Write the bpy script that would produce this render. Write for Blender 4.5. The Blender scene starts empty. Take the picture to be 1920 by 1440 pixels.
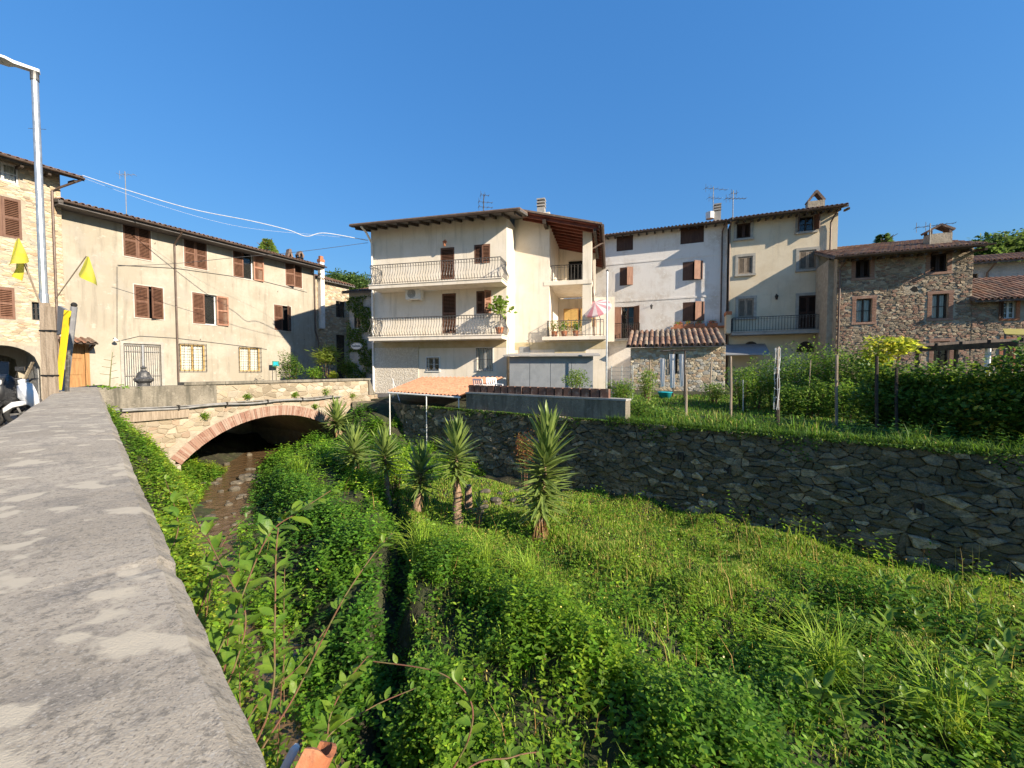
import bpy, math, random
import numpy as np
from mathutils import Vector, Matrix
R = math.radians
random.seed(7); rng = np.random.default_rng(7)
SC = bpy.context.scene
COL = SC.collection
# ------------------------------------------------------------------ camera, world, sun, exposure
PITCH = R(2.06); FPX = 750.0                       # focal length in pixels of the 1920 px wide photograph
cam = bpy.data.cameras.new('camera'); cam.lens = FPX/1920*36; cam.sensor_width = 36; cam.clip_start = .02; cam.clip_end = 3000
camo = bpy.data.objects.new('camera', cam); COL.objects.link(camo)
camo.rotation_euler = (R(90)-PITCH, 0, 0); SC.camera = camo
SUN_AZ = R(53.5); SUN_EL = R(26)                     # azimuth measured from straight behind the camera towards the right
sdir = Vector((math.sin(SUN_AZ)*math.cos(SUN_EL), -math.cos(SUN_AZ)*math.cos(SUN_EL), math.sin(SUN_EL)))
W = bpy.data.worlds.new('World'); SC.world = W; W.use_nodes = True
nt = W.node_tree; bg = nt.nodes['Background']; sky = nt.nodes.new('ShaderNodeTexSky')
sky.sky_type = 'NISHITA'; sky.sun_disc = False; sky.sun_elevation = SUN_EL
sky.sun_rotation = math.atan2(sdir.x, sdir.y); sky.altitude = 0; sky.air_density = 1.2; sky.dust_density = .0; sky.ozone_density = 6.2
hs = nt.nodes.new('ShaderNodeHueSaturation'); hs.inputs['Saturation'].default_value = 1.14; nt.links.new(sky.outputs[0], hs.inputs['Color']); bw = nt.nodes.new('ShaderNodeRGBToBW'); pw = nt.nodes.new('ShaderNodeMath'); pw.operation = 'POWER'; pw.inputs[1].default_value = -.5
vs_ = nt.nodes.new('ShaderNodeVectorMath'); vs_.operation = 'SCALE'; nt.links.new(hs.outputs[0], bw.inputs[0]); nt.links.new(bw.outputs[0], pw.inputs[0]); nt.links.new(hs.outputs[0], vs_.inputs[0]); nt.links.new(pw.outputs[0], vs_.inputs['Scale'])   # softer step from zenith to horizon
nt.links.new(vs_.outputs[0], bg.inputs[0]); bg.inputs[1].default_value = .112
sl = bpy.data.lights.new('sun', 'SUN'); sl.energy = 4.6; sl.angle = R(.5); sl.color = (1, .88, .71)
so = bpy.data.objects.new('sun', sl); COL.objects.link(so); so.rotation_euler = sdir.to_track_quat('Z', 'Y').to_euler(); so.location = sdir*60
SC.view_settings.view_transform = 'Standard'; SC.view_settings.look = 'None'
SC.view_settings.exposure = 1.12; SC.view_settings.gamma = 1
SC.cycles.max_bounces = 6; SC.cycles.transparent_max_bounces = 12

# ------------------------------------------------------------------ pixels to places (a pixel only gives a direction)
def ray(px, py):
    x = (px-960)/FPX; y = -(py-720)/FPX
    return Vector((x, math.cos(PITCH)+y*math.sin(PITCH), y*math.cos(PITCH)-math.sin(PITCH)))
def onz(px, py, z): r = ray(px, py); return r*(z/r.z)
def ony(px, py, Y): r = ray(px, py); return r*(Y/r.y)
class Fr:                                            # vertical plane: u along, w out towards the viewer's side, z up
    def __init__(s, o, d):
        s.o = Vector(o); s.d = Vector(d).normalized(); s.n = Vector((s.d.y, -s.d.x))
        s.D = Vector((s.d.x, s.d.y, 0)); s.N = Vector((s.n.x, s.n.y, 0))
    def p(s, u, w, z): q = s.o+s.d*u+s.n*w; return Vector((q.x, q.y, z))
    def uz(s, px, py, w=0):
        r = ray(px, py); t = (s.o.dot(s.n)+w)/(r.x*s.n.x+r.y*s.n.y)
        return (r.x*t-s.o.x)*s.d.x+(r.y*t-s.o.y)*s.d.y, r.z*t
    def rect(s, x0, y0, x1, y1, w=0):
        cx, cy = (x0+x1)/2, (y0+y1)/2
        return s.uz(x0, cy, w)[0], s.uz(x1, cy, w)[0], s.uz(cx, y1, w)[1], s.uz(cx, y0, w)[1]
    def off(s, w, u=0): q = s.o+s.d*u+s.n*w; return Fr((q.x, q.y), s.d)
FL = Fr((-20.1, 17.86), (.48, .877))                  # long house on the left
FM = Fr((-.265, 20.0), (.971, -.238))                  # white house in the middle
FC = Fr((18.09, 22.5), (.927, -.374))                # row of tall houses on the right
FT = Fr((16.5, 20.5), (.927, -.374))                 # stone house on the right
FB = Fr((-10.55, 10.15), (.506, .863))                # bridge face
FP = Fr((0, 0), (-.725, .688))                       # wall the photographer leans on
CN = Vector((2.19, 10.3))                            # corner of the retaining wall
FW = Fr(CN, (.78, -.627)); FW2 = Fr(CN, (.81, -.586)); E2 = Vector((-3.93, 14.73)); FW3 = Fr(E2, (.56, -.83))

# ------------------------------------------------------------------ object helpers
ROOTS = {}
def tag(o, label=None, cat=None, group=None, kind=None):
    if label: o['label'] = label
    if cat: o['category'] = cat
    if group: o['group'] = group
    if kind: o['kind'] = kind
    return o
def root(name, loc, label, cat, group=None):
    o = bpy.data.objects.new(name, None); o.empty_display_size = .2; COL.objects.link(o); o.location = loc
    ROOTS[o] = Vector(loc); return tag(o, label, cat, group)
def put(name, me, parent=None, loc=(0, 0, 0), rot=None, scale=None, mat=None):
    """an object with (shared) mesh data at a world place"""
    o = bpy.data.objects.new(name, me); COL.objects.link(o)
    base = ROOTS.get(parent, Vector()) if parent else Vector()
    o.location = Vector(loc)-base
    if rot is not None: o.rotation_euler = rot if not isinstance(rot, Matrix) else rot.to_euler()
    if scale is not None: o.scale = scale if hasattr(scale, '__len__') else (scale,)*3
    if parent: o.parent = parent
    return o
class MB:
    def __init__(s): s.v = []; s.f = []; s.c = []; s.mi = []; s.smooth = False
    def add(s, vs, fs, col=None):
        b = len(s.v); s.v += [tuple(x) for x in vs]; s.f += [tuple(i+b for i in f) for f in fs]
        if col is not None or s.c:
            while len(s.c) < b: s.c.append((1, 1, 1))
            s.c += [col or (1, 1, 1)]*len(vs)
        return s
    def obox(s, c, ax, ay, az, col=None):
        c = Vector(c); vs = [c+ax*i+ay*j+az*k for i in (-1, 1) for j in (-1, 1) for k in (-1, 1)]
        return s.add(vs, [(0, 1, 3, 2), (4, 6, 7, 5), (0, 4, 5, 1), (2, 3, 7, 6), (0, 2, 6, 4), (1, 5, 7, 3)], col)
    def fbox(s, F, u0, u1, w0, w1, z0, z1, col=None):
        return s.obox(F.p((u0+u1)/2, (w0+w1)/2, (z0+z1)/2), F.D*(u1-u0)/2, F.N*(w1-w0)/2, Vector((0, 0, (z1-z0)/2)), col)
    def box(s, x0, x1, y0, y1, z0, z1):
        return s.obox(((x0+x1)/2, (y0+y1)/2, (z0+z1)/2), Vector(((x1-x0)/2, 0, 0)), Vector((0, (y1-y0)/2, 0)), Vector((0, 0, (z1-z0)/2)))
    def bar(s, a, b, w, h, up=Vector((0, 0, 1))):
        a = Vector(a); b = Vector(b); d = (b-a); 
        sd = d.cross(up)
        if sd.length < 1e-6: sd = Vector((1, 0, 0))
        sd.normalize(); u = sd.cross(d).normalized()
        return s.obox((a+b)/2, d/2, sd*w/2, u*h/2)
    def tube(s, pts, r, n=6, col=None, cap=True):
        pts = [Vector(p) for p in pts]; rs = r if hasattr(r, '__len__') else [r]*len(pts); vs = []; fs = []
        ref = Vector((.3, .2, 1)).normalized()
        for i, p in enumerate(pts):
            d = (pts[min(i+1, len(pts)-1)]-pts[max(i-1, 0)]).normalized()
            a = d.cross(ref)
            if a.length < .05: a = d.cross(Vector((1, 0, 0)))
            a.normalize(); b = d.cross(a)
            vs += [p+(a*math.cos(k*2*math.pi/n)+b*math.sin(k*2*math.pi/n))*rs[i] for k in range(n)]
        for i in range(len(pts)-1):
            fs += [(i*n+k, i*n+(k+1) % n, (i+1)*n+(k+1) % n, (i+1)*n+k) for k in range(n)]
        if cap: fs += [tuple(range(n-1, -1, -1)), tuple(range((len(pts)-1)*n, len(pts)*n))]
        return s.add(vs, fs, col)
    def lathe(s, c, prof, n=12):
        c = Vector(c); vs = []; fs = []
        for r, z in prof: vs += [c+Vector((r*math.cos(k*2*math.pi/n), r*math.sin(k*2*math.pi/n), z)) for k in range(n)]
        for i in range(len(prof)-1): fs += [(i*n+k, i*n+(k+1) % n, (i+1)*n+(k+1) % n, (i+1)*n+k) for k in range(n)]
        fs += [tuple(range(n-1, -1, -1)), tuple(range((len(prof)-1)*n, len(prof)*n))]
        return s.add(vs, fs)
    def slab(s, q, t):                               # four top corners, thickness straight down
        q = [Vector(p) for p in q]; b = [p-Vector((0, 0, t)) for p in q]
        return s.add(q+b, [(0, 1, 2, 3), (7, 6, 5, 4)]+[(i, i+4, (i+1) % 4+4, (i+1) % 4) for i in range(4)])
    def prism(s, poly, ext):                         # planar polygon (3-D points) pushed along ext
        n = len(poly); a = [Vector(p) for p in poly]; b = [p+ext for p in a]
        return s.add(a+b, [tuple(range(n)), tuple(range(2*n-1, n-1, -1))]+[(i, i+n, (i+1) % n+n, (i+1) % n) for i in range(n)])
    def mesh(s, name, mat, origin=(0, 0, 0)):
        me = bpy.data.meshes.new(name); o = Vector(origin)
        me.from_pydata([(x-o.x, y-o.y, z-o.z) for x, y, z in s.v], [], s.f)
        if s.c:
            while len(s.c) < len(s.v): s.c.append((1, 1, 1))
            at = me.color_attributes.new('tint', 'FLOAT_COLOR', 'POINT')
            at.data.foreach_set('color', np.column_stack([np.array(s.c), np.ones(len(s.c))]).astype(np.float32).ravel())
        me.materials.append(M[mat] if isinstance(mat, str) else mat)
        if s.smooth: me.shade_smooth()
        me.validate(); me.update()
        import bmesh as bmm
        if len(s.f) < 6000:
            bm = bmm.new(); bm.from_mesh(me); bmm.ops.recalc_face_normals(bm, faces=bm.faces); bm.to_mesh(me); bm.free()
        return me
    def build(s, name, mat, parent=None, **k):
        if parent: org = ROOTS.get(parent, Vector())
        else:
            A = np.array(s.v); org = Vector(((A[:, 0].min()+A[:, 0].max())/2, (A[:, 1].min()+A[:, 1].max())/2, A[:, 2].min()))
        o = bpy.data.objects.new(name, s.mesh(name, mat, org)); COL.objects.link(o)
        if parent:
            o.parent = parent; ROOTS[o] = org
        else: o.location = org; ROOTS[o] = org
        return tag(o, **k)
def np_mesh(name, V, F, mat, col=None, smooth=False):
    me = bpy.data.meshes.new(name); nf, k = F.shape
    me.vertices.add(len(V)); me.vertices.foreach_set('co', V.astype(np.float32).ravel())
    me.loops.add(nf*k); me.loops.foreach_set('vertex_index', F.astype(np.int32).ravel())
    me.polygons.add(nf); me.polygons.foreach_set('loop_start', np.arange(0, nf*k, k, dtype=np.int32))
    if smooth: me.polygons.foreach_set('use_smooth', np.ones(nf, dtype=bool))
    if col is not None:
        at = me.color_attributes.new('tint', 'FLOAT_COLOR', 'POINT')
        at.data.foreach_set('color', np.column_stack([col, np.ones(len(col))]).astype(np.float32).ravel())
    me.materials.append(M[mat]); me.update(calc_edges=True); return me

# ------------------------------------------------------------------ materials
M = {}
def lin(r, g, b): return tuple(((c/255+.055)/1.055)**2.4 if c > 10 else c/255/12.92 for c in (r, g, b))
def mat(name, col, rough=.8, vars=(), bump=0, bscale=40, spec=.3, metal=0, tint=False, transl=0, streak=None):
    """vars: (scale, colour, lo, hi[, stretch]) noise patches mixed over the base colour"""
    m = bpy.data.materials.new(name); m.use_nodes = True; t = m.node_tree; n = t.nodes; L = t.links.new
    b = n['Principled BSDF']; b.inputs['Roughness'].default_value = rough; b.inputs['Metallic'].default_value = metal
    b.inputs['Specular IOR Level'].default_value = spec
    geo = n.new('ShaderNodeNewGeometry'); cur = n.new('ShaderNodeRGB'); cur.outputs[0].default_value = (*col, 1); out = cur.outputs[0]
    def tinted(out):
        a = n.new('ShaderNodeAttribute'); a.attribute_name = 'tint'
        x = n.new('ShaderNodeMix'); x.data_type = 'RGBA'; x.blend_type = 'MULTIPLY'; x.inputs[0].default_value = 1
        L(out, x.inputs[6]); L(a.outputs['Color'], x.inputs[7]); return x.outputs[2]
    if tint is True: out = tinted(out)
    for v in vars:
        sc, c2, lo, hi = v[:4]; st = v[4] if len(v) > 4 else (1, 1, 1); amt = v[5] if len(v) > 5 else 1
        mp = n.new('ShaderNodeMapping'); mp.inputs['Scale'].default_value = st; L(geo.outputs['Position'], mp.inputs[0])
        nz = n.new('ShaderNodeTexNoise'); nz.inputs['Scale'].default_value = sc; nz.inputs['Detail'].default_value = 6; nz.inputs['Roughness'].default_value = .62
        L(mp.outputs[0], nz.inputs[0])
        r = n.new('ShaderNodeMapRange'); r.inputs[1].default_value = lo; r.inputs[2].default_value = hi; r.inputs[4].default_value = amt; L(nz.outputs[0], r.inputs[0])
        x = n.new('ShaderNodeMix'); x.data_type = 'RGBA'; L(r.outputs[0], x.inputs[0]); L(out, x.inputs[6]); x.inputs[7].default_value = (*c2, 1); out = x.outputs[2]
    if tint == 'last': out = tinted(out)
    L(out, b.inputs['Base Color'])
    if bump:
        nz = n.new('ShaderNodeTexNoise'); nz.inputs['Scale'].default_value = bscale; nz.inputs['Detail'].default_value = 7; nz.inputs['Roughness'].default_value = .65
        L(geo.outputs['Position'], nz.inputs[0]); bp = n.new('ShaderNodeBump'); bp.inputs['Strength'].default_value = min(1, bump); bp.inputs['Distance'].default_value = .6/bscale*max(1, bump)
        L(nz.outputs[0], bp.inputs['Height']); L(bp.outputs[0], b.inputs['Normal'])
    if transl:
        tr = n.new('ShaderNodeBsdfTranslucent'); mx = n.new('ShaderNodeMixShader'); mx.inputs[0].default_value = transl
        hs = n.new('ShaderNodeHueSaturation'); hs.inputs['Value'].default_value = 1.5; hs.inputs['Hue'].default_value = .485; L(out, hs.inputs['Color']); L(hs.outputs[0], tr.inputs[0])
        o = n['Material Output']; L(b.outputs[0], mx.inputs[1]); L(tr.outputs[0], mx.inputs[2]); L(mx.outputs[0], o.inputs[0])
    M[name] = m; return m
STK = (2.2, 2.2, .25)
mat('plaster_beige', (.335, .295, .228), .9, [(.5, (.385, .345, .272), .45, .62), (1.8, (.21, .185, .145), .5, .72, STK, .8), (.35, (.42, .38, .31), .52, .66), (9, (.31, .265, .2), .5, .75, (1, 1, 1), .5), (.9, (.33, .30, .25), .55, .64, (1, 1, 1), .6), (4, (.45, .41, .34), .6, .68, (1, 1, 1), .6)], .35, 30)
mat('plaster_main', (.70, .62, .50), .9, [(.8, (.75, .68, .58), .42, .62), (1.7, (.46, .41, .33), .52, .74, STK, .7), (7, (.60, .53, .42), .56, .7, (1, 1, 1), .4)], .2, 60)
mat('plaster_rough', (.55, .48, .38), .95, [(14, (.68, .62, .52), .45, .6)], 1.6, 14)
mat('plaster_band', (.46, .37, .22), .9, [(3, (.52, .44, .29), .4, .6)], .3, 50)
mat('plaster_white', (.72, .68, .63), .9, [(.7, (.58, .52, .45), .48, .66), (2.2, (.45, .40, .34), .58, .74, STK, .6), (5, (.72, .69, .64), .5, .64), (11, (.48, .44, .38), .62, .74, (1, 1, 1), .5)], .5, 22)
mat('plaster_cream', (.60, .50, .35), .9, [(.7, (.66, .57, .42), .42, .6), (1.8, (.45, .38, .29), .57, .74, STK, .6), (6, (.5, .42, .31), .58, .72, (1, 1, 1), .5)], .4, 25)
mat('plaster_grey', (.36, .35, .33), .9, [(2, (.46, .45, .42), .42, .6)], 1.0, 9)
mat('stone_trim', (.33, .31, .27), .85, [(5, (.42, .39, .33), .45, .65)], .4, 40)
mat('mortar', (.33, .28, .21), .95, [(5, (.42, .36, .27), .42, .62)], .8, 20)
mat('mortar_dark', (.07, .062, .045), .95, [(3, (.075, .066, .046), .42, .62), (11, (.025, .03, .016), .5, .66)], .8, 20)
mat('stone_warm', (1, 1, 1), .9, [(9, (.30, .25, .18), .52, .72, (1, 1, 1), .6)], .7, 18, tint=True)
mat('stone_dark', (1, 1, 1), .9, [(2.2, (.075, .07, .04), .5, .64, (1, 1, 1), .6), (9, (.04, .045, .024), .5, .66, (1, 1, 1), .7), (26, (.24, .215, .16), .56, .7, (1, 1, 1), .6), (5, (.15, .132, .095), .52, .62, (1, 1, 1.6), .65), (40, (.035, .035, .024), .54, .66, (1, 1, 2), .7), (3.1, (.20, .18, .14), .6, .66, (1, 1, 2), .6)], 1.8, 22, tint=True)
mat('brick', (1, 1, 1), .9, [(6, (.45, .36, .28), .52, .72, (1, 1, 1), .6)], .6, 40, tint=True)
mat('concrete_wall', (.20, .175, .135), .92, [(1.4, (.26, .23, .18), .42, .6), (1.6, (.085, .078, .06), .48, .66, (3, 3, .4), .85), (8, (.3, .265, .21), .56, .7), (30, (.12, .105, .08), .52, .66, (1, 1, 1), .6)], .8, 22)
mat('concrete', (.36, .34, .31), .9, [(3, (.28, .27, .25), .45, .62)], .5, 30)
mat('wood_brown', (.105, .05, .031), .6, [(4, (.14, .072, .045), .4, .62, (3, 3, .6))], .3, 60, tint='last')
mat('wood_door', (.36, .20, .075), .55, [(3, (.28, .14, .05), .4, .6, (6, 6, .5))], .2, 50)
mat('wood_grey', (.34, .27, .20), .85, [(5, (.22, .17, .12), .42, .62, (6, 6, .5))], .6, 40)
mat('wood_dark', (.045, .033, .025), .8, [(5, (.08, .06, .045), .45, .62)], .4, 40)
mat('soffit', (.19, .055, .035), .7, [(3, (.13, .04, .026), .42, .62)], .3, 40)
mat('soffit_grey', (.12, .11, .105), .85, [(4, (.085, .078, .072), .42, .62)], .4, 30)
mat('roof_tile', (1, 1, 1), .85, [(7, (.10, .085, .07), .5, .66, (1, 1, 1), .7), (17, (.42, .36, .28), .62, .74, (1, 1, 1), .6)], .6, 30, tint=True)
mat('roof_dark', (.14, .10, .08), .9, [(5, (.22, .15, .11), .42, .62)], .6, 20)
mat('gutter', (.10, .068, .052), .5, [(4, (.14, .10, .08), .4, .6)], .1, 40, spec=.5, metal=.3)
mat('iron_dark', (.03, .028, .026), .55, [(20, (.09, .06, .045), .55, .7)], .2, 60, metal=.4)
mat('iron_grey', (.085, .083, .08), .5, [(12, (.2, .19, .18), .5, .65)], .2, 60, metal=.4)
mat('galvanised', (.55, .57, .58), .42, [(9, (.42, .44, .45), .42, .6)], .1, 60, metal=.75)
mat('white_paint', (.72, .71, .68), .6, [(6, (.6, .58, .54), .5, .68)], .1, 50)
mat('frame_ochre', (.46, .30, .10), .6, [(9, (.38, .25, .09), .45, .6)], .1, 50)
mat('curtain', (.74, .71, .64), .9, [(6, (.64, .61, .55), .42, .6, (8, 8, .4))], .1, 30)
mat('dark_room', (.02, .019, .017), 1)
mat('shutter_metal', (.30, .31, .32), .55, [(3, (.26, .27, .28), .42, .6)], .1, 40, metal=.2)
mat('corrugated', (.50, .24, .135), .8, [(4, (.40, .18, .10), .42, .6), (12, (.55, .33, .22), .55, .7)], .3, 30)
mat('yellow_paint', (.80, .55, .02), .5, [(9, (.7, .47, .03), .5, .65)], .1, 60)
mat('grey_paint', (.20, .20, .21), .55, [(9, (.26, .26, .26), .5, .65)], .2, 60)
mat('flag', (.66, .60, .10), .8, [(6, (.72, .66, .06), .45, .6)], .2, 60, transl=.4)
mat('black_plastic', (.012, .012, .013), .4, [(12, (.03, .03, .03), .45, .65)], .2, 60, spec=.5)
mat('black_cover', (.014, .014, .015), .35, [(8, (.03, .03, .03), .45, .65)], 1.5, 12, spec=.6)
mat('rubber', (.02, .02, .02), .8, [(12, (.035, .033, .03), .45, .65)], .2, 60)
mat('scooter_white', (.72, .72, .72), .25, [(9, (.66, .66, .65), .5, .65)], spec=.5)
mat('lamp_glass', (.6, .6, .58), .15, [(9, (.5, .5, .48), .5, .65)], spec=.6)
mat('tail_red', (.5, .03, .015), .25, [(9, (.4, .02, .012), .5, .65)], spec=.6)
mat('plastic_white', (.72, .72, .70), .4, [(9, (.66, .65, .62), .5, .65)], spec=.4)
mat('sheet', (.78, .77, .76), .9, [(4, (.7, .69, .68), .42, .6)], .2, 30, transl=.3)
mat('turquoise', (.02, .38, .46), .4, [(9, (.02, .32, .40), .45, .6)])
mat('pot', (.42, .17, .085), .85, [(9, (.32, .13, .07), .45, .62)], .3, 50)
mat('parasol_pink', (.66, .30, .33), .85, [(9, (.6, .26, .3), .45, .62)], transl=.3)
mat('parasol_white', (.76, .66, .66), .85, [(9, (.7, .6, .6), .45, .62)], transl=.3)
mat('awning', (.50, .44, .13), .8, [(5, (.42, .36, .1), .42, .6)], .1, 40, transl=.3)
mat('sign_green', (.05, .22, .15), .5, [(9, (.04, .18, .12), .45, .6)])
mat('cable_white', (.62, .62, .62), .6, [(9, (.5, .5, .5), .45, .6)])
mat('cable_dark', (.06, .06, .065), .7, [(9, (.09, .09, .09), .45, .6)])
mat('bark', (.15, .10, .065), .95, [(9, (.24, .18, .12), .45, .62)], 1.0, 20)
mat('yucca_bark', (.24, .15, .095), .95, [(14, (.36, .25, .17), .45, .62, (1, 1, 3))], 1.2, 22)
mat('yucca_leaf', (.17, .24, .055), .42, [(7, (.25, .32, .09), .45, .65)], spec=.45, tint=True, transl=.22)
mat('dead_leaf', (.33, .20, .09), .9, [(9, (.24, .14, .06), .45, .62)], .3, 40, transl=.2)
mat('leaf', (1.95, 1.72, 1.1), .5, [(5, (.03, .07, .012), .55, .8, (1, 1, 1), .35)], spec=.3, tint=True, transl=.45)
mat('leaf_big', (.125, .235, .026), .42, [(8, (.19, .28, .035), .45, .65), (60, (.07, .13, .02), .55, .7, (1, 1, 1), .5)], .3, 90, spec=.4, tint=True, transl=.4)
mat('stem', (.16, .07, .045), .7, [(12, (.14, .13, .05), .45, .62)], .3, 60)
mat('stem_green', (.12, .15, .04), .7, [(12, (.18, .16, .06), .45, .62)], .3, 60)
mat('grass', (2.0, 1.8, 1.1), .6, [(3, (.18, .19, .06), .6, .8, (1, 1, 1), .35)], spec=.3, tint=True, transl=.35)
mat('ground', (.035, .032, .018), .95, [(1.2, (.045, .055, .02), .42, .6), (9, (.10, .085, .055), .55, .7)], .9, 12)
mat('road', (.085, .08, .075), .9, [(2, (.12, .11, .10), .42, .62), (40, (.15, .14, .13), .58, .68, (1, 1, 1), .5)], .5, 90)
mat('rock', (.15, .125, .09), .9, [(5, (.08, .07, .05), .45, .62), (14, (.24, .20, .14), .58, .7)], .8, 16)
mat('terracotta', (.36, .13, .06), .85, [(12, (.44, .20, .11), .45, .62), (30, (.2, .08, .045), .6, .7)], .5, 60)
mat('trim_pale', (.50, .46, .39), .9, [(5, (.42, .38, .32), .45, .62)], .3, 40)
mat('pipe_grey', (.26, .25, .235), .6, [(5, (.18, .17, .15), .45, .62), (20, (.34, .33, .31), .55, .7)], .2, 60)
mat('wire', (.45, .47, .45), .5, [(9, (.36, .37, .36), .45, .6)], metal=.5)
def special_mats():
    m = bpy.data.materials.new('glass'); m.use_nodes = True; t = m.node_tree; n = t.nodes; n.remove(n['Principled BSDF'])
    tr = n.new('ShaderNodeBsdfTransparent'); tr.inputs[0].default_value = (.95, .96, .96, 1); gl = n.new('ShaderNodeBsdfGlossy'); gl.inputs['Roughness'].default_value = .05
    fr = n.new('ShaderNodeFresnel'); fr.inputs[0].default_value = 1.42; mx = n.new('ShaderNodeMixShader')
    t.links.new(fr.outputs[0], mx.inputs[0]); t.links.new(tr.outputs[0], mx.inputs[1]); t.links.new(gl.outputs[0], mx.inputs[2]); t.links.new(mx.outputs[0], n['Material Output'].inputs[0])
    M['glass'] = m
    m = bpy.data.materials.new('water'); m.use_nodes = True; t = m.node_tree; n = t.nodes; b = n['Principled BSDF']
    b.inputs['Base Color'].default_value = (.13, .082, .042, 1); b.inputs['Roughness'].default_value = .12; b.inputs['Specular IOR Level'].default_value = .5
    g = n.new('ShaderNodeNewGeometry'); nz = n.new('ShaderNodeTexNoise'); nz.inputs['Scale'].default_value = 5; nz.inputs['Detail'].default_value = 5; bp = n.new('ShaderNodeBump'); bp.inputs['Strength'].default_value = .9; bp.inputs['Distance'].default_value = .08
    t.links.new(g.outputs['Position'], nz.inputs[0]); t.links.new(nz.outputs[0], bp.inputs['Height']); t.links.new(bp.outputs[0], b.inputs['Normal']); M['water'] = m
    # weathered concrete coping with pale worn patches of their own shape
    m = mat('coping', (.335, .285, .215), .93, [(1.6, (.43, .37, .285), .40, .6), (9, (.22, .195, .16), .5, .68, (1, 1, 1), .8), (70, (.14, .125, .10), .52, .62, (1, 1, 1), .6), (190, (.44, .40, .335), .54, .64, (1, 1, 1), .7), (230, (.10, .09, .075), .56, .66, (1, 1, 1), .7)], 1.0, 300)
    t = m.node_tree; n = t.nodes; L = t.links.new; b = n['Principled BSDF']; src = b.inputs['Base Color'].links[0].from_socket
    g = n.new('ShaderNodeNewGeometry'); mp = n.new('ShaderNodeMapping'); mp.inputs['Rotation'].default_value = (0, 0, R(-43)); mp.inputs['Scale'].default_value = (1.0, 1.25, 1); L(g.outputs['Position'], mp.inputs[0])
    nz = n.new('ShaderNodeTexNoise'); nz.noise_dimensions = '2D'; nz.inputs['Scale'].default_value = 6.5; nz.inputs['Detail'].default_value = 4; nz.inputs['Roughness'].default_value = .5; L(mp.outputs[0], nz.inputs[0])
    r = n.new('ShaderNodeMapRange'); r.inputs[1].default_value = .60; r.inputs[2].default_value = .65; L(nz.outputs[0], r.inputs[0])
    x = n.new('ShaderNodeMix'); x.data_type = 'RGBA'; L(r.outputs[0], x.inputs[0]); L(src, x.inputs[6]); x.inputs[7].default_value = (.49, .425, .32, 1); L(x.outputs[2], b.inputs['Base Color'])
special_mats()
# ------------------------------------------------------------------ terrain
def sst(a, b, x): t = np.clip((x-a)/(b-a), 0, 1); return t*t*(3-2*t)
def sd(F, x, y, w=0): return (x-F.o.x)*F.n.x+(y-F.o.y)*F.n.y-w
def su(F, x, y): return (x-F.o.x)*F.d.x+(y-F.o.y)*F.d.y
def wav(x, y, s, p): return np.sin(x*s+p)*np.cos(y*s*1.13+p*1.7)+.6*np.sin((x*.8+y*.6)*s*1.9+p*2.3)+.4*np.cos((x*.5-y*.87)*s*3.1+p)
def stream_n(u): return np.interp(u, [-30, 0, 4, 7.5, 11.2, 14.4, 18, 24], [1.0, 1.0, 1.15, 1.4, 1.9, 2.75, 4.3, 8.0])
def ditch_n(u): return .10*np.sin(u*2.3)+.05*np.sin(u*5.1+1)+np.interp(u, [-30, 1, 3.4, 5.0, 6.6, 8, 9.5], [1.2, 1.2, 1.75, 3.0, 4.0, 4.6, 5.0])
def in_valley(x, y):                                 # signed distance to the valley's bounding walls, > 0 inside
    a = sd(FP, x, y, -.12); b = sd(FB, x, y, -.12)
    r = np.minimum(sd(FW, x, y, -.2), np.maximum(sd(FW2, x, y, -.2), sd(FW3, x, y, -.1)))
    ub = su(FB, x, y); wb = sd(FB, x, y)
    tun = np.minimum(np.minimum(ub-1.5, 7.3-ub), np.minimum(wb+7.2, .5-wb))
    return np.maximum(np.minimum(np.minimum(a, b), r), tun)
def valley(x, y):
    n = sd(FP, x, y); u = su(FP, x, y); bk = sd(FB, x, y)
    z = -3.02-.16*sst(3, 7, n)+.11*wav(x, y, 1.25, .4)+.055*wav(x, y, 3.0, 2)
    isl = np.exp(-((n-2.6)/1.0)**2)*sst(2.5, 5, u)*(1-sst(9, 12, u)); z = z+.12*isl
    dd = np.abs(n-ditch_n(u)); z = z-.6*np.exp(-(dd/.25)**4)*(1-sst(7.6, 9.3, u))*sst(.5, 2.5, u)
    ds = np.abs(n-stream_n(u)); z = np.minimum(z, -3.55+.30*np.clip(ds-np.interp(u, [0, 8.5, 12], [.3, .3, .78]), 0, 9)**1.1*2.0+.05*wav(x, y, 5, 1))
    z = np.where((n < stream_n(u)), z+.55*sst(.9, .1, n)*sst(-2, 4, u), z)
    mound = sst(2.1, .7, n)*sst(10.0, 13.0, u)*sst(3.4, .6, np.abs(su(FB, x, y))); z = z+1.25*mound*sst(-.5, .3, bk)   # bank against the abutment
    st = sst(3.4, .6, np.hypot(x+5.2, y-16.6)); z = np.where(st > .02, np.maximum(z, -3.4+1.75*st*sst(-.3, .4, bk)), z)                       # bank under the steps
    rb = sst(.9, 2.6, n-stream_n(u))*sst(8.5, 12, u); z = z+.30*rb
    return z
def upper(x, y):
    g = sst(11, 21, y)*sst(-7, -3, x); return -1.32+.32*g
def ground_z(x, y):
    x = np.asarray(x, float); y = np.asarray(y, float); v = in_valley(x, y); k = sst(-.17, .03, v)
    far = sst(60, 300, np.hypot(x, y)); hill = far*(14*sst(30, 160, y)+6*np.sin(x*.013)+4*np.sin(y*.017+1))
    return upper(x, y)*(1-k)+valley(x, y)*k+hill*(y > 40)
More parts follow.
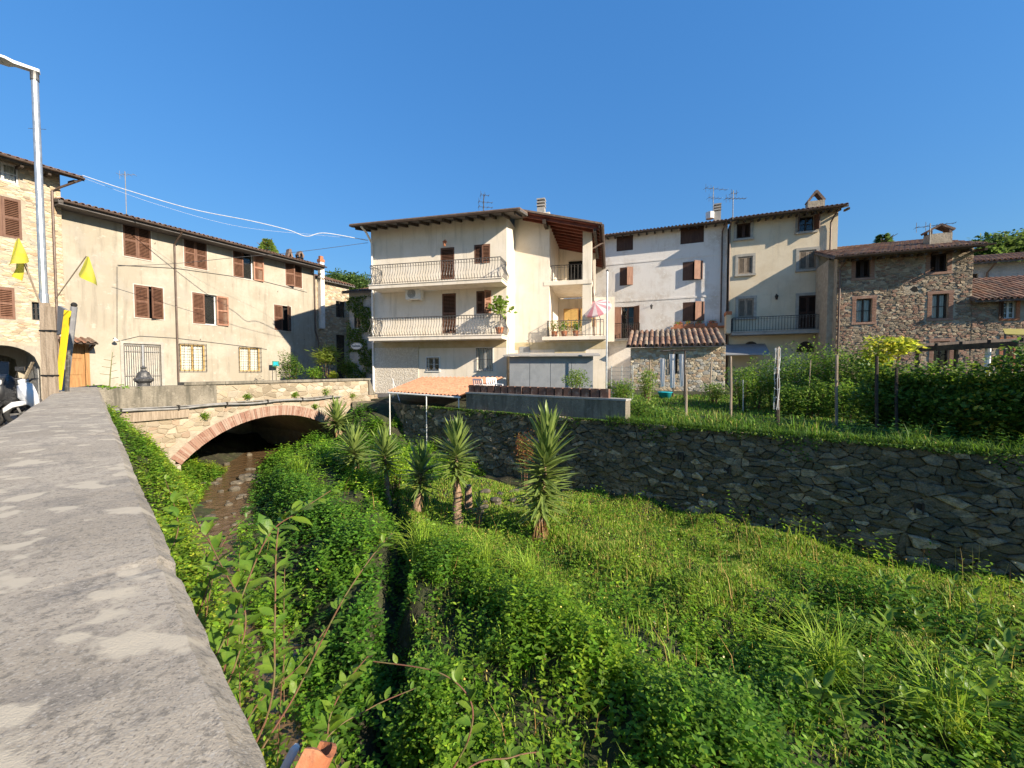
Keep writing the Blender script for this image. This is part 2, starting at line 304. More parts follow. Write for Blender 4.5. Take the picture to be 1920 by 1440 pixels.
def axis(lo, hi, st, far):
    c = np.arange(lo, hi+1e-6, st); g = np.array([.5, 1.2, 2.5, 5, 10, 20, 40, 80, 160, 320, 640])
    g = g[g < far]; return np.concatenate([lo-g[::-1], c, hi+g])
gx = axis(-17, 12, .12, 900); gy = axis(-6, 24, .12, 900)
X, Y = np.meshgrid(gx, gy); Z = ground_z(X, Y); nx = len(gx); ny = len(gy)
idx = np.arange(nx*ny).reshape(ny, nx)
Fq = np.stack([idx[:-1, :-1], idx[:-1, 1:], idx[1:, 1:], idx[1:, :-1]], -1).reshape(-1, 4)
o = put('ground', np_mesh('ground', np.stack([X, Y, Z], -1).reshape(-1, 3), Fq, 'ground', smooth=True)); tag(o, kind='structure')
# water
us = np.linspace(-12, 20, 90); Vw = []; 
for u in us:
    c = float(stream_n(u)); hw = (.45 if u < 8.5 else .45+.15*(u-8.5) if u < 12 else .9)+.12*math.sin(u*1.3)
    for k in (-1, -.3, .3, 1):
        q = FP.p(u, c+hw*k, -3.47); Vw.append((q.x, q.y, q.z))
Fw = np.array([(i*4+k, i*4+k+1, i*4+k+5, i*4+k+4) for i in range(len(us)-1) for k in range(3)])
o = put('stream', np_mesh('stream', np.array(Vw), Fw, 'water', smooth=True)); tag(o, kind='structure')
# road behind the parapet, in front of the long house
m = MB(); m.add([FP.p(-14, -.44, -1.27), FP.p(12.8, -.44, -1.27), FB.p(.1, -.3, -1.27), FB.p(16, -.3, -1.27), FL.p(16, .05, -1.27), FL.p(-30, .05, -1.27)], [(0, 1, 2, 3, 4, 5)])
m.build('road', 'road', kind='structure')

# ------------------------------------------------------------------ stones
def clip(poly, p, q):                                # keep the part nearer to p than to q
    mx, my = (p[0]+q[0])/2, (p[1]+q[1])/2; dx, dy = q[0]-p[0], q[1]-p[1]; out = []; n = len(poly)
    for i in range(n):
        a, b = poly[i], poly[(i+1) % n]; da = (a[0]-mx)*dx+(a[1]-my)*dy; db = (b[0]-mx)*dx+(b[1]-my)*dy
        if da <= 0: out.append(a)
        if da*db < 0: t = da/(da-db); out.append((a[0]+(b[0]-a[0])*t, a[1]+(b[1]-a[1])*t))
    return out
def rubble(u0, u1, z0, z1, su_, sz_, jit=.42, drop=.18, rnd=None):
    """irregular stone outlines filling a rectangle"""
    rd = rnd or random; Wd = (u1-u0)/su_; H = (z1-z0)/sz_; S = {}
    for j in range(int(H)+1):
        for i in range(int(Wd)+2):
            if rd.random() < drop: continue
            x = i+(.5 if j % 2 else 0)+rd.uniform(-jit, jit); y = j+.5+rd.uniform(-jit, jit)*.8
            S.setdefault((int(x), int(y)), []).append((x, y))
    out = []
    for (cx, cy), pts in S.items():
        nb = [q for a in range(-2, 3) for b in range(-2, 3) for q in S.get((cx+a, cy+b), ())]
        for p in pts:
            poly = [(max(0, p[0]-2), max(0, p[1]-2)), (min(Wd, p[0]+2), max(0, p[1]-2)), (min(Wd, p[0]+2), min(H, p[1]+2)), (max(0, p[0]-2), min(H, p[1]+2))]
            for q in sorted((q for q in nb if q is not p), key=lambda q: (q[0]-p[0])**2+(q[1]-p[1])**2)[:14]:
                poly = clip(poly, p, q)
                if len(poly) < 3: break
            if len(poly) >= 3: out.append([(u0+a*su_, z0+b*sz_) for a, b in poly])
    return out
def stone_geo(mb, F, poly, w, h, gap, col, rd=random, off=(0, 0)):
    cu = sum(p[0] for p in poly)/len(poly); cz = sum(p[1] for p in poly)/len(poly)
    P = []
    for i, p in enumerate(poly):                      # knock the sharp corners off
        a = poly[i-1]; b = poly[(i+1) % len(poly)]
        P.append((p[0]+(a[0]-p[0])*.14, p[1]+(a[1]-p[1])*.14)); P.append((p[0]+(b[0]-p[0])*.14, p[1]+(b[1]-p[1])*.14))
    P = [(p[0]+rd.uniform(-.07, .07)*h*4, p[1]+rd.uniform(-.05, .05)*h*4) for p in P]; n = len(P); r = max(.02, sum(math.hypot(p[0]-cu, p[1]-cz) for p in P)/n); k = max(.6, 1-gap/r); vs = []
    tu, tz = rd.uniform(-.25, .25)*h, rd.uniform(-.25, .25)*h
    for sc, hh in ((k, -.03), (k*.985, h*.7), (k*.82, h)):
        for p in P:
            e = ((p[0]-cu)*tu+(p[1]-cz)*tz)/r if hh > 0 else 0
            vs.append(F.p(cu+(p[0]-cu)*sc, w+hh+e+(rd.uniform(-.1, .1)*h if hh > 0 else 0), cz+(p[1]-cz)*sc))
    vs.append(F.p(cu, w+h*rd.uniform(.95, 1.15), cz))
    fs = [(i, (i+1) % n, n+(i+1) % n, n+i) for i in range(n)]+[(n+i, n+(i+1) % n, 2*n+(i+1) % n, 2*n+i) for i in range(n)]+[(2*n+i, 2*n+(i+1) % n, 3*n) for i in range(n)]
    mb.add(vs, fs, col)
WARM = [(.46, .36, .23), (.40, .31, .20), (.52, .43, .29), (.34, .27, .19), (.43, .30, .19), (.56, .48, .34), (.37, .34, .27)]
MIXED = [(.30, .23, .155), (.26, .20, .135), (.34, .27, .18), (.22, .17, .12), (.29, .19, .13), (.38, .31, .22), (.25, .15, .105), (.27, .16, .11), (.20, .165, .125)]
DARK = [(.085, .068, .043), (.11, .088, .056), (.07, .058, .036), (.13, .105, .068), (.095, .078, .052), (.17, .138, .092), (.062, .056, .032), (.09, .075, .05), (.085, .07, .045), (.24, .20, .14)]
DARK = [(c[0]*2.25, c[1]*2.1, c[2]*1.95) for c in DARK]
def tintc(pal): c = random.choice(pal); k = random.uniform(.8, 1.22); return tuple(min(.8, x*k) for x in c)
def stones_part(F, rects, su_, sz_, w, h, gap, pal, name, matn, parent, holes=(), keep=None):
    mb = MB()
    for (a, b, c, d) in rects:
        for poly in rubble(a, b, c, d, su_, sz_):
            lo = min(p[0] for p in poly), min(p[1] for p in poly); hi = max(p[0] for p in poly), max(p[1] for p in poly)
            if any(lo[0] < H[1]-.02 and hi[0] > H[0]+.02 and lo[1] < H[3]-.02 and hi[1] > H[2]+.02 for H in holes): continue
            cu = (lo[0]+hi[0])/2; cz = (lo[1]+hi[1])/2
            if keep and not keep(cu, cz, lo, hi): continue
            stone_geo(mb, F, poly, w, h*random.uniform(.6, 1.25), gap, tintc(pal))
    return mb.build(name, matn, parent, kind='stuff')

# ------------------------------------------------------------------ parapet the photographer leans on
m = MB(); prof = [(-.458, -1.45), (-.458, -.43), (-.44, -.405), (-.3, -.398), (-.1, -.398), (.09, -.402), (.118, -.43), (.118, -3.9)]
S = 700; vs = []; np_ = len(prof)
for i in range(S+1):
    u = -9+22.3*i/S; ew = .0015*math.sin(u*5)+.0007*math.sin(u*23+1)+.0006*math.sin(u*57)
    for j, (w, z) in enumerate(prof):
        e = ew+random.gauss(0, .0006) if j in (1, 2, 5, 6) else 0
        if j in (5, 6) and math.sin(u*13)*math.sin(u*5.3+2) > .88: e -= .005
        vs.append(FP.p(u, w+e, z+e*.6+.006*math.sin(u*2.1)*(z > -1)))
fs = [(i*np_+j, i*np_+j+1, (i+1)*np_+j+1, (i+1)*np_+j) for i in range(S) for j in range(np_-1)]+[tuple(range(np_)), tuple(range(S*np_+np_-1, S*np_-1, -1))]
m.add(vs, fs)
m.build('parapet_wall', 'coping', label='long grey concrete parapet with pale worn patches, running along the stream', cat='parapet wall')

# ------------------------------------------------------------------ bridge
br = root('stone_bridge', FB.p(4.4, 0, -3.2), 'small arched bridge with red brick arch ring and low parapet over the stream', 'bridge')
AC = 4.42; SP = 2.72; RISE = 1.18; ZC = -1.60                                     # arch centre, half span, rise, crown soffit
RA = (SP*SP+RISE*RISE)/(2*RISE); ZO = ZC-RA; AM = math.asin(SP/RA); RT = .34
def arcp(a, r, w): return FB.p(AC+r*math.sin(a), w, ZO+r*math.cos(a))
def topring(u):
    d = abs(u-AC); ro = RA+RT
    return ZO+math.sqrt(ro*ro-d*d) if d < ro*math.sin(AM) else -9
m = MB(); vs = []; NS = 60; ua, ub = -.25, 8.95                                       # spandrel wall, cut by the arch
for i in range(NS+1):
    u = ua+(ub-ua)*i/NS; t = topring(u); lo = t-.1 if t > -9 else -3.9
    vs += [FB.p(u, 0, lo), FB.p(u, 0, -1.1), FB.p(u, -.4, lo), FB.p(u, -.4, -1.1)]
fs = []
for i in range(NS):
    a = i*4; b = a+4; fs += [(a, b, b+1, a+1), (a+2, a+3, b+3, b+2), (a+1, b+1, b+3, a+3), (a, a+2, b+2, b)]
fs += [(0, 1, 3, 2), (NS*4, NS*4+2, NS*4+3, NS*4+1)]
m.add(vs, fs); m.build('spandrel_wall', 'mortar', br)
stones_part(FB, [(-.2, ub, -3.4, -1.1)], .22, .13, -.022, .045, .004, [(.36, .29, .20), (.33, .27, .19), (.39, .32, .235), (.30, .24, .165), (.36, .26, .18)], 'spandrel_stones', 'stone_warm', br,
            keep=lambda u, z, lo, hi: lo[1] > max(topring(lo[0]), topring(hi[0]), topring(u)) and random.random() < .9)
nb = 104
m = MB()                                             # one brick of the ring, at the crown
aw = 2*AM/nb*.9
q = [(-aw/2, RA), (aw/2, RA), (aw/2, RA+RT), (-aw/2, RA+RT)]
for vr in range(3):
    m = MB(); c = [(.30, .18, .13), (.34, .235, .18), (.26, .14, .10)][vr]
    pts = [Vector((r*math.sin(a), 0, r*math.cos(a)-RA)) for a, r in q]; m.prism(pts, Vector((0, -.34, 0)))
    m.c = [c]*len(m.v)
    globals()['ringbrick%d' % vr] = m.mesh('brick', 'brick')
ang = math.atan2(FB.d.y, FB.d.x)
for i in range(nb):
    a = -AM+2*AM*(i+.5)/nb; w = .03+random.uniform(-.012, .012)
    loc = arcp(a, RA, w)
    put('brick', globals()['ringbrick%d' % random.choice((0, 0, 1, 1, 2))], br, loc, Matrix.Rotation(ang, 3, 'Z') @ Matrix.Rotation(a, 3, 'Y') @ Matrix.Rotation(math.pi, 3, 'Z').to_3x3())
m = MB(); vs = []; n = 30                             # mortar behind the bricks and the barrel vault
for i in range(n+1):
    a = -AM+2*AM*i/n
    vs += [arcp(a, RA+.006, .015), arcp(a, RA+RT+.02, .015), arcp(a, RA+.006, -7.0), arcp(a, RA+RT+.02, -7.0)]
fs = []
for i in range(n):
    a = i*4; b = a+4; fs += [(a, a+1, b+1, b), (a, b, b+2, a+2), (a+1, a+3, b+3, b+1), (a+2, b+2, b+3, a+3)]
m.add(vs, fs)
for s in (-1, 1):                                    # walls below the springing
    u = AC+s*SP; zz = ZO+RA*math.cos(AM); m.fbox(FB, min(u, u+s*.5), max(u, u+s*.5), -7.0, -.405, -4.0, zz+.03)
m.fbox(FB, .9, 8.0, -7.5, -7.01, -4, -1.3)
for s in (-1, 1):
    u_ = AC+s*SP; v_ = AC+s*((RA+RT)*math.sin(AM)+.1); m.fbox(FB, min(u_, v_), max(u_, v_), -.403, -.006, -4.0, ZO+RA*math.cos(AM)+.02)
m.build('vault', 'mortar', br)
m = MB(); m.fbox(FB, -1.5, 9, -6.9, -.41, -1.31, -1.262); m.build('deck', 'road', br)
# parapet: concrete panel at the left, rubble at the right with a coping
uS, zS = FB.uz(343, 713); uE, _ = FB.uz(690, 712)
uJ = FB.uz(405, 730)[0]
m = MB(); m.fbox(FB, -.3, uJ, -.32, .035, -1.10, -.46); m.build('concrete_panel', 'concrete_wall', br, label='stained grey concrete panel')
m = MB(); m.fbox(FB, uJ, uE, -.32, -.002, -1.098, -.47); m.build('parapet_core', 'mortar', br)
stones_part(FB, [(uJ, uE, -1.1, -.5)], .26, .15, -.02, .04, .006, [(.38, .315, .225), (.33, .265, .18), (.42, .36, .27), (.28, .225, .155)], 'parapet_stones', 'stone_warm', br)
m = MB(); k0 = uS
while k0 < uE+.05:
    L = random.uniform(.8, 1.1); k1 = min(k0+L, uE+.1); e = random.uniform(-.006, .006)
    m = MB(); m.fbox(FB, k0+.006, k1-.006, -.36, .07+e, -.458, -.375+e); m.build('coping_stone', 'concrete_wall', br); k0 = k1
    if uE+.1-k0 < .1: break
m = MB(); e0 = uE+.1; m.add([FB.p(e0-.09, .065, -.375), FB.p(e0-.09, -.36, -.375), FB.p(e0+.25, -.36, -1.1), FB.p(e0+.25, .06, -1.1), FB.p(e0-.09, .065, -1.1), FB.p(e0-.09, -.36, -1.1)], [(0, 3, 4), (1, 5, 2), (0, 1, 2, 3), (0, 4, 5, 1), (2, 5, 4, 3)]); m.build('end_stone', 'concrete_wall', br)
m = MB(); m.tube([FB.p(u, .13, -1.10+.02*math.sin(u*3)) for u in np.linspace(-.2, 7.0, 26)], .03, 7); m.tube([FB.p(u, .11, -1.045+.012*math.sin(u*2+1)) for u in np.linspace(-.2, 6.6, 22)], .016, 6)
m.build('pipe', 'pipe_grey', br)
for u in np.linspace(.4, 6.6, 6):
    m = MB(); m.fbox(FB, u-.02, u+.02, 0, .175, -1.15, -1.02); m.build('pipe_clip', 'iron_dark', br)
m = MB(); m.fbox(FB, -.25, 1.9, .035, .10, -1.40, -1.155); m.build('steel_beam', 'wood_grey', br, label='rusty brown beam under the concrete panel')

# ------------------------------------------------------------------ retaining wall of the garden
ZT = -1.30; ZB = -3.35
rw = root('retaining_wall', (4.5, 8.2, ZB), 'tall dark rubble stone retaining wall in shade below the garden', 'stone wall')
m = MB(); LW = 13.5; L2 = 7.56
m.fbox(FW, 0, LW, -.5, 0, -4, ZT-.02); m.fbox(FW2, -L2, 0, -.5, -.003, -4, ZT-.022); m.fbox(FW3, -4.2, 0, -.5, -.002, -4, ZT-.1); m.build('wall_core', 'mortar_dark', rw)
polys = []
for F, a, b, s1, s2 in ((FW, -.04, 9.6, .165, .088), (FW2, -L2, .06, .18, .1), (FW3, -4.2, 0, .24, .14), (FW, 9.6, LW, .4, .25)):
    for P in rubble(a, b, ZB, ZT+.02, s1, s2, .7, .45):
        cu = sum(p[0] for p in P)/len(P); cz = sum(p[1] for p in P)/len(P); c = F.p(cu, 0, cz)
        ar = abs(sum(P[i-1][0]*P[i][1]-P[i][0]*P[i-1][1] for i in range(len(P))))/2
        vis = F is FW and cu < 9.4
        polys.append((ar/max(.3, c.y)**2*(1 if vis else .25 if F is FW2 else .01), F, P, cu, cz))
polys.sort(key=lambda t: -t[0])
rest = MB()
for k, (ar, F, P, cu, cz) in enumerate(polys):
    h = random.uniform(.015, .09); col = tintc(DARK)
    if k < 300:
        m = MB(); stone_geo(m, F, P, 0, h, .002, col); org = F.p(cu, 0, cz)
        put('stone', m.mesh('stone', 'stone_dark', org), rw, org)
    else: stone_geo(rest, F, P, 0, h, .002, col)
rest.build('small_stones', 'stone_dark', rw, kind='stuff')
for F, u, z in ((FW, 3.05, -2.15), (FW, 4.45, -2.6), (FW, 2.1, -1.95), (FW, 5.9, -2.3)):
    m = MB(); m.fbox(F, u-.06, u-.035, 0, .09, z-.09, z+.09); m.fbox(F, u+.035, u+.06, 0, .09, z-.09, z+.09); m.fbox(F, u-.034, u+.034, 0, .05, z-.08, z+.08); m.build('weep_hole', 'wood_dark', rw)
# ------------------------------------------------------------------ building kit
def facade(mb, F, u0, u1, z0, z1, ops, rd=.2, back=0, sides=True):
    """front skin with real openings and reveals, plus the body behind it"""
    us = sorted({u0, u1, *[min(max(o[i], u0), u1) for o in ops for i in (0, 1)]}); zs = sorted({z0, z1, *[min(max(o[i], z0), z1) for o in ops for i in (2, 3)]})
    for i in range(len(us)-1):
        for j in range(len(zs)-1):
            cu = (us[i]+us[i+1])/2; cz = (zs[j]+zs[j+1])/2
            if any(o[0] < cu < o[1] and o[2] < cz < o[3] for o in ops): continue
            mb.add([F.p(us[i], 0, zs[j]), F.p(us[i+1], 0, zs[j]), F.p(us[i+1], 0, zs[j+1]), F.p(us[i], 0, zs[j+1])], [(0, 1, 2, 3)])
    for a, b, c, d in [o[:4] for o in ops]:
        q = [(a, c), (b, c), (b, d), (a, d)]
        for k in range(4):
            (p, r), (s, t) = q[k], q[(k+1) % 4]; mb.add([F.p(p, 0, r), F.p(p, -rd, r), F.p(s, -rd, t), F.p(s, 0, t)], [(0, 1, 2, 3)])
    if back:
        A = [F.p(u0, 0, z0), F.p(u1, 0, z0), F.p(u1, -back, z0), F.p(u0, -back, z0)]; T = [Vector((p.x, p.y, z1)) for p in A]
        mb.add(A+T, [(1, 2, 6, 5), (2, 3, 7, 6), (3, 0, 4, 7), (4, 5, 6, 7)])
def shutter_leaf(parent, F, u, z0, z1, wd, sg, ang=0, w=.03, solid=False, tone=1.0, matn='wood_brown', name='shutter'):
    """one louvred leaf hinged at u, reaching sg*wd along the wall, swung out by ang degrees"""
    a = R(ang); ex = F.D*sg*math.cos(a)+F.N*math.sin(a); en = F.N*math.cos(a)-F.D*sg*math.sin(a); ez = Vector((0, 0, 1)); o = F.p(u, w, (z0+z1)/2); h = (z1-z0)/2
    m = MB(); st = .07; t = .018; c = (tone,)*3
    m.obox(o+ex*st/2, ex*st/2, en*t, ez*h, c); m.obox(o+ex*(wd-st/2), ex*st/2, en*t, ez*h, c)
    for zz in (-h+.045, h-.045, *([0] if h > .55 else [])): m.obox(o+ex*wd/2+ez*zz, ex*(wd/2-st), en*t*.98, ez*.045, c)
    if solid: m.obox(o+ex*wd/2, ex*(wd/2-st), en*t*.6, ez*(h-.05), c)
    else:
        n = max(6, int((z1-z0)/.075)); sl = (ez*.7+en*-.7)
        for k in range(n):
            zz = -h+.1+(2*h-.2)*k/(n-1); m.obox(o+ex*wd/2+ez*zz, ex*(wd/2-st), sl*.03, (ez*.7+en*.7)*.005, c)
    return m.build(name, matn, parent)
def win_glass(parent, F, r, frame='wood_brown', rows=2, leaves=2, dep=.12, curtain=False, bar=.05):
    a, b, c, d = r; m = MB(); t = bar; m.c = []
    for x0, x1, y0, y1 in ((a, a+t, c, d), (b-t, b, c, d), (a+t, b-t, c, c+t), (a+t, b-t, d-t, d)): m.fbox(F, x0, x1, -dep-.05, -dep, y0, y1, (1, 1, 1))
    W = (b-a-2*t)/leaves
    for k in range(1, leaves): m.fbox(F, a+t+W*k-.035, a+t+W*k+.035, -dep-.05, -dep+.008, c+t, d-t, (1, 1, 1))
    for k in range(1, rows):
        z = c+(d-c)*k/rows; m.fbox(F, a+t, b-t, -dep-.04, -dep-.004, z-.016, z+.016, (1, 1, 1))
    wn = m.build('window', frame, parent)
    for k in range(leaves):
        m = MB(); m.fbox(F, a+t+W*k+.002, a+t+W*(k+1)-.002, -dep-.031, -dep-.025, c+t, d-t); m.build('pane', 'glass', wn)
    if curtain:
        m = MB(); n = 28; vs = []
        for i in range(n+1):
            u = a+t+(b-a-2*t)*i/n; w = -dep-.12+.022*math.sin(i*1.7); vs += [F.p(u, w, c+.02), F.p(u, w, d-.02)]
        m.add(vs, [(2*i, 2*i+2, 2*i+3, 2*i+1) for i in range(n)]); m.build('curtain', 'curtain', wn)
    else:
        m = MB(); m.fbox(F, a-.02, b+.02, -.62, -.6, c-.02, d+.02); m.build('dark_interior', 'dark_room', wn)  # near-black sheet stands for the unlit room
    return wn
def grille(parent, F, r, nu, nz, w=.06, mt='iron_dark', rr=.011):
    a, b, c, d = r; m = MB()
    for k in range(nu): u = a+(b-a)*k/(nu-1); m.tube([F.p(u, w, c), F.p(u, w, d)], rr, 5)
    for k in range(nz): z = c+(d-c)*k/(nz-1); m.tube([F.p(a-.02, w+.012, z), F.p(b+.02, w+.012, z)], rr, 5)
    for u in (a, b):
        for z in (c+.08, d-.08): m.tube([F.p(u, w, z), F.p(u, -.03, z)], rr, 5)
    return m.build('window_grille', mt, parent)
def trim(parent, F, r, t=.14, w=.035, mt='stone_trim', sill=.0, name='window_surround', legs=True):
    a, b, c, d = r; m = MB()
    m.fbox(F, a-t, a, -.03, w, c, d); m.fbox(F, b, b+t, -.03, w, c, d); m.fbox(F, a-t, b+t, -.03, w+.002, d, d+t)
    o = m.build(name, mt, parent)
    m = MB(); m.fbox(F, a-t-sill*.5, b+t+sill*.5, -.03, w+.03+sill, c-t*.8, c); m.build('sill', mt, parent)
def pair(parent, F, r, angL=0, angR=0, solid=False, toneL=1, toneR=1, w=-.02, mt='wood_brown'):
    a, b, c, d = r; wd = (b-a)/2-.006
    shutter_leaf(parent, F, a+.003, c+.01, d-.01, wd, 1, angL, w if angL < 90 else .03, solid, toneL, mt); shutter_leaf(parent, F, b-.003, c+.01, d-.01, wd, -1, angR, w if angR < 90 else .03, solid, toneR, mt)
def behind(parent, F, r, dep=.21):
    m = MB(); m.fbox(F, r[0]-.02, r[1]+.02, -dep-.02, -dep, r[2]-.02, r[3]+.02); m.build('dark_backing', 'dark_room', parent)  # near-black sheet stands for the darkness behind the opening
TILEC = [(.30, .15, .09), (.36, .19, .12), (.25, .13, .085), (.33, .22, .15), (.22, .14, .10), (.40, .24, .16)]
def tile_roof(parent, F, u0, u1, w_out, zE, depth, slope, pitch=.2, r=.085, thick=.12, under='soffit_grey', top=True, rowl=None):
    """roof plane rising away from the wall: boards below, rows of barrel tiles on top"""
    rise = depth*slope; m = MB(); m.slab([F.p(u0, w_out, zE), F.p(u1, w_out, zE), F.p(u1, w_out-depth, zE+rise), F.p(u0, w_out-depth, zE+rise)], thick); rf = m.build('roof', under, parent)
    m = MB(); n = int((u1-u0)/pitch)
    for i in range(n):
        u = u0+(u1-u0)*(i+.5)/n; rows = max(2, int(depth/.5)) if rowl is None else rowl; dk = .62  # dk darkens the cover tiles, shade of the roof's unlit side in the colour
        for k in range(rows):
            w0 = w_out+.07-depth*k/rows+random.uniform(-.02, .02); w1 = w_out-.02-depth*(k+1)/rows; c = tuple(x*dk for x in tintc(TILEC)); vs = []
            for w, rr, zo in ((w0, r, .02), (w1, r*.85, .0)):
                z = zE+(w_out-w)*slope+zo
                for a in (0, 60, 120, 180): vs.append(F.p(u+rr*math.cos(R(a)), w, z+rr*math.sin(R(a))))
            vs += [F.p(u+r*.82*math.cos(R(a)), w0, zE+(w_out-w0)*slope+.02+r*.78*math.sin(R(a))) for a in (0, 60, 120, 180)]
            m.add(vs, [(j, j+1, j+5, j+4) for j in range(3)]+[(j, j+8, j+9, j+1) for j in range(3)], c)
            if k == 0 or True:
                uu = u+pitch/2; vs = []                                  # channel tile between
                if i < n-1 and k == 0:
                    for w in (w0+.03, w1-.3):
                        z = zE+(w_out-w)*slope+.045
                        for a in (180, 230, 310, 360): vs.append(F.p(uu+r*.8*math.cos(R(a)), w, z+r*.55*math.sin(R(a))))
                    m.add(vs, [(j, j+1, j+5, j+4) for j in range(3)], tintc(TILEC))
    m.build('roof_tiles', 'roof_tile', rf, kind='stuff')
    return rf
def gutter(parent, F, u0, u1, w, z, r=.07, mt='gutter'):
    m = MB(); n = 5; vs = []
    for u in (u0, u1):
        vs += [F.p(u, w+r*math.cos(R(a)), z+r*math.sin(R(a))) for a in (180, 225, 270, 315, 360)]+[F.p(u, w+r*.85*math.cos(R(a)), z+.005+r*.85*math.sin(R(a))) for a in (360, 315, 270, 225, 180)]
    m.add(vs, [(i, (i+1) % 10, (i+1) % 10+10, i+10) for i in range(10)]+[tuple(range(10)), tuple(range(19, 9, -1))]); return m.build('gutter', mt, parent)
def downpipe(parent, F, pts, r=.045, mt='gutter'):
    m = MB(); m.tube([F.p(*p) for p in pts], r, 8); return m.build('downpipe', mt, parent)
def chimney(parent, F, u, w, z0, z1, sx=.4, sy=.4, cap='arch', body='mortar'):
    m = MB(); m.fbox(F, u-sx/2, u+sx/2, w-sy/2, w+sy/2, z0, z1); ch = m.build('chimney', body, parent); m = MB()
    if cap == 'arch':                                 # two leaning slabs over a gap
        for s in (-1, 1): m.bar(F.p(u+s*sx*.5, w, z1-.02), F.p(u+s*sx*.06, w, z1+.5), .12, sy*.98, F.N)
        for s in (-1, 1): m.fbox(F, u-sx/2, u-sx/2+.08, w+s*sy*.4-.05, w+s*sy*.4+.05, z1, z1+.1)
        m.tube([F.p(u, w-sy/2, z1+.5), F.p(u, w+sy/2, z1+.5)], .1, 7)
    elif cap == 'stack':
        for k in range(3): m.fbox(F, u-sx*.55, u+sx*.55, w-sy*.55, w+sy*.55, z1+.08+k*.17, z1+.15+k*.17)
        m.fbox(F, u-sx*.3, u+sx*.3, w-sy*.3, w+sy*.3, z1, z1+.5)
    else:
        m.bar(F.p(u-sx*.6, w, z1+.12), F.p(u, w, z1+.42), .1, sy*1.1, F.N); m.bar(F.p(u+sx*.6, w, z1+.12), F.p(u, w, z1+.42), .1, sy*1.1, F.N)
        for s in (-1, 1):
            for q in (-1, 1): m.fbox(F, u+s*sx*.42-.05, u+s*sx*.42+.05, w+q*sy*.42-.05, w+q*sy*.42+.05, z1, z1+.17)
    m.build('chimney_cap', 'roof_dark' if cap != 'stack' else 'concrete', ch); return ch
def baluster_mesh(h, bulge):
    m = MB(); pts = []
    for k in range(9):
        t = k/8; b = bulge*math.sin(min(1, t*1.55)*math.pi)*(1.0 if t < .65 else .0) if bulge else 0
        b = bulge*(math.exp(-((t-.28)/.2)**2)-.25*math.exp(-((t-.75)/.15)**2)) if bulge else 0
        pts.append((0, -b, h*t))
    m.tube(pts, .014, 5); 
    if bulge: m.tube([(.0, -.0, h*.86), (.04, -.01, h*.93), (.0, -.0, h*.985)], .007, 4)
    return m.mesh('baluster', 'iron_grey' if bulge else 'iron_dark')
def balcony(parent, F, u0, u1, w0, w1, zf, zr, bulge=.1, step=.16, slab=.16, slabmat='plaster_main', rail='iron_grey', sides=(1, 1), slab_on=True):
    """slab, hand rail and every baluster; zf floor level, zr hand rail"""
    if slab_on:
        m = MB(); m.fbox(F, u0, u1, w0, w1, zf-slab, zf); m.fbox(F, u0-.03, u1+.03, w0+.01, w1+.03, zf-.035, zf+.004); m.build('balcony_slab', slabmat, parent)
    e = .06; path = [F.p(u0+e, w0+.02, 0), F.p(u0+e, w1-e, 0), F.p(u1-e, w1-e, 0), F.p(u1-e, w0+.02, 0)]
    if not sides[0]: path = path[1:]
    if not sides[1]: path = path[:-1]
    me = baluster_mesh(zr-zf-.04, bulge); me.materials[0] = M[rail]
    m = MB()
    for z, r in ((zr, .02), (zf+.07, .012), (zf+.07+(zr-zf)*.78, .009)): m.tube([p+Vector((0, 0, z)) for p in path], r, 6)
    m.build('hand_rail', rail, parent)
    for a, b in zip(path[:-1], path[1:]):
        d = b-a; L = d.length; n = max(2, int(L/step)); rz = math.atan2(d.y, d.x)
        # outward is to the right of travel
        mid = (a+b)/2; out = Vector((d.y, -d.x, 0)); c = F.p((u0+u1)/2, (w0+w1)/2, 0)
        if out.dot(mid-c) < 0: rz += math.pi
        for k in range(n+1):
            if k == 0 and a is not path[0]: continue
            q = a+d*k/n; put('baluster', me, parent, (q.x, q.y, zf+.02), (0, 0, rz))
def wall_lamp(parent, F, u, z, mt='iron_dark'):
    m = MB(); m.tube([F.p(u, 0, z), F.p(u, .15, z+.1), F.p(u, .3, z+.06), F.p(u, .3, z)], .013, 6); m.lathe(F.p(u, .3, z-.26), [(.05, 0), (.09, .2), (.11, .21), (.02, .3)], 8); return m.build('wall_lamp', mt, parent)
def antenna(px, py0, py1, Yd, label, arms, ang=0.3, r=.016, mt='iron_grey'):
    """mast between two pixel heights, arms = (height fraction, half length, elements)"""
    a = ony(px, py1, Yd); b = ony(px, py0, Yd); rt = root('tv_antenna', (a.x, a.y, a.z-.15), label, 'antenna', 'tv aerials on the roofs'); h = b.z-a.z+.15
    m = MB(); m.tube([(a.x, a.y, a.z-.15), (a.x, a.y, b.z)], r, 6); m.build('mast', mt, rt)
    for fr, hl, ne in arms:
        z = a.z-.15+h*fr; d = Vector((math.cos(ang), math.sin(ang), .04)); n = Vector((-d.y, d.x, 0)); m = MB(); c = Vector((a.x, a.y, z)); m.tube([c-d*hl*.6, c+d*hl], r*.6, 5)
        for k in range(ne):
            q = c+d*hl*(-.55+1.5*k/max(1, ne-1)); L = .22-.1*k/ne; m.tube([q-n*L, q+n*L], r*.45, 4); 
            if k < 2: m.tube([q-Vector((0, 0, L)), q+Vector((0, 0, L))], r*.45, 4)
        m.build('aerial', mt, rt)
# ================================================================== BUILDINGS
ZG = -1.7                                            # walls reach below the ground
def midz(F, px, py, w=0): return F.uz(px, py, w)[1]
def midu(F, px, py=690, w=0): return F.uz(px, py, w)[0]
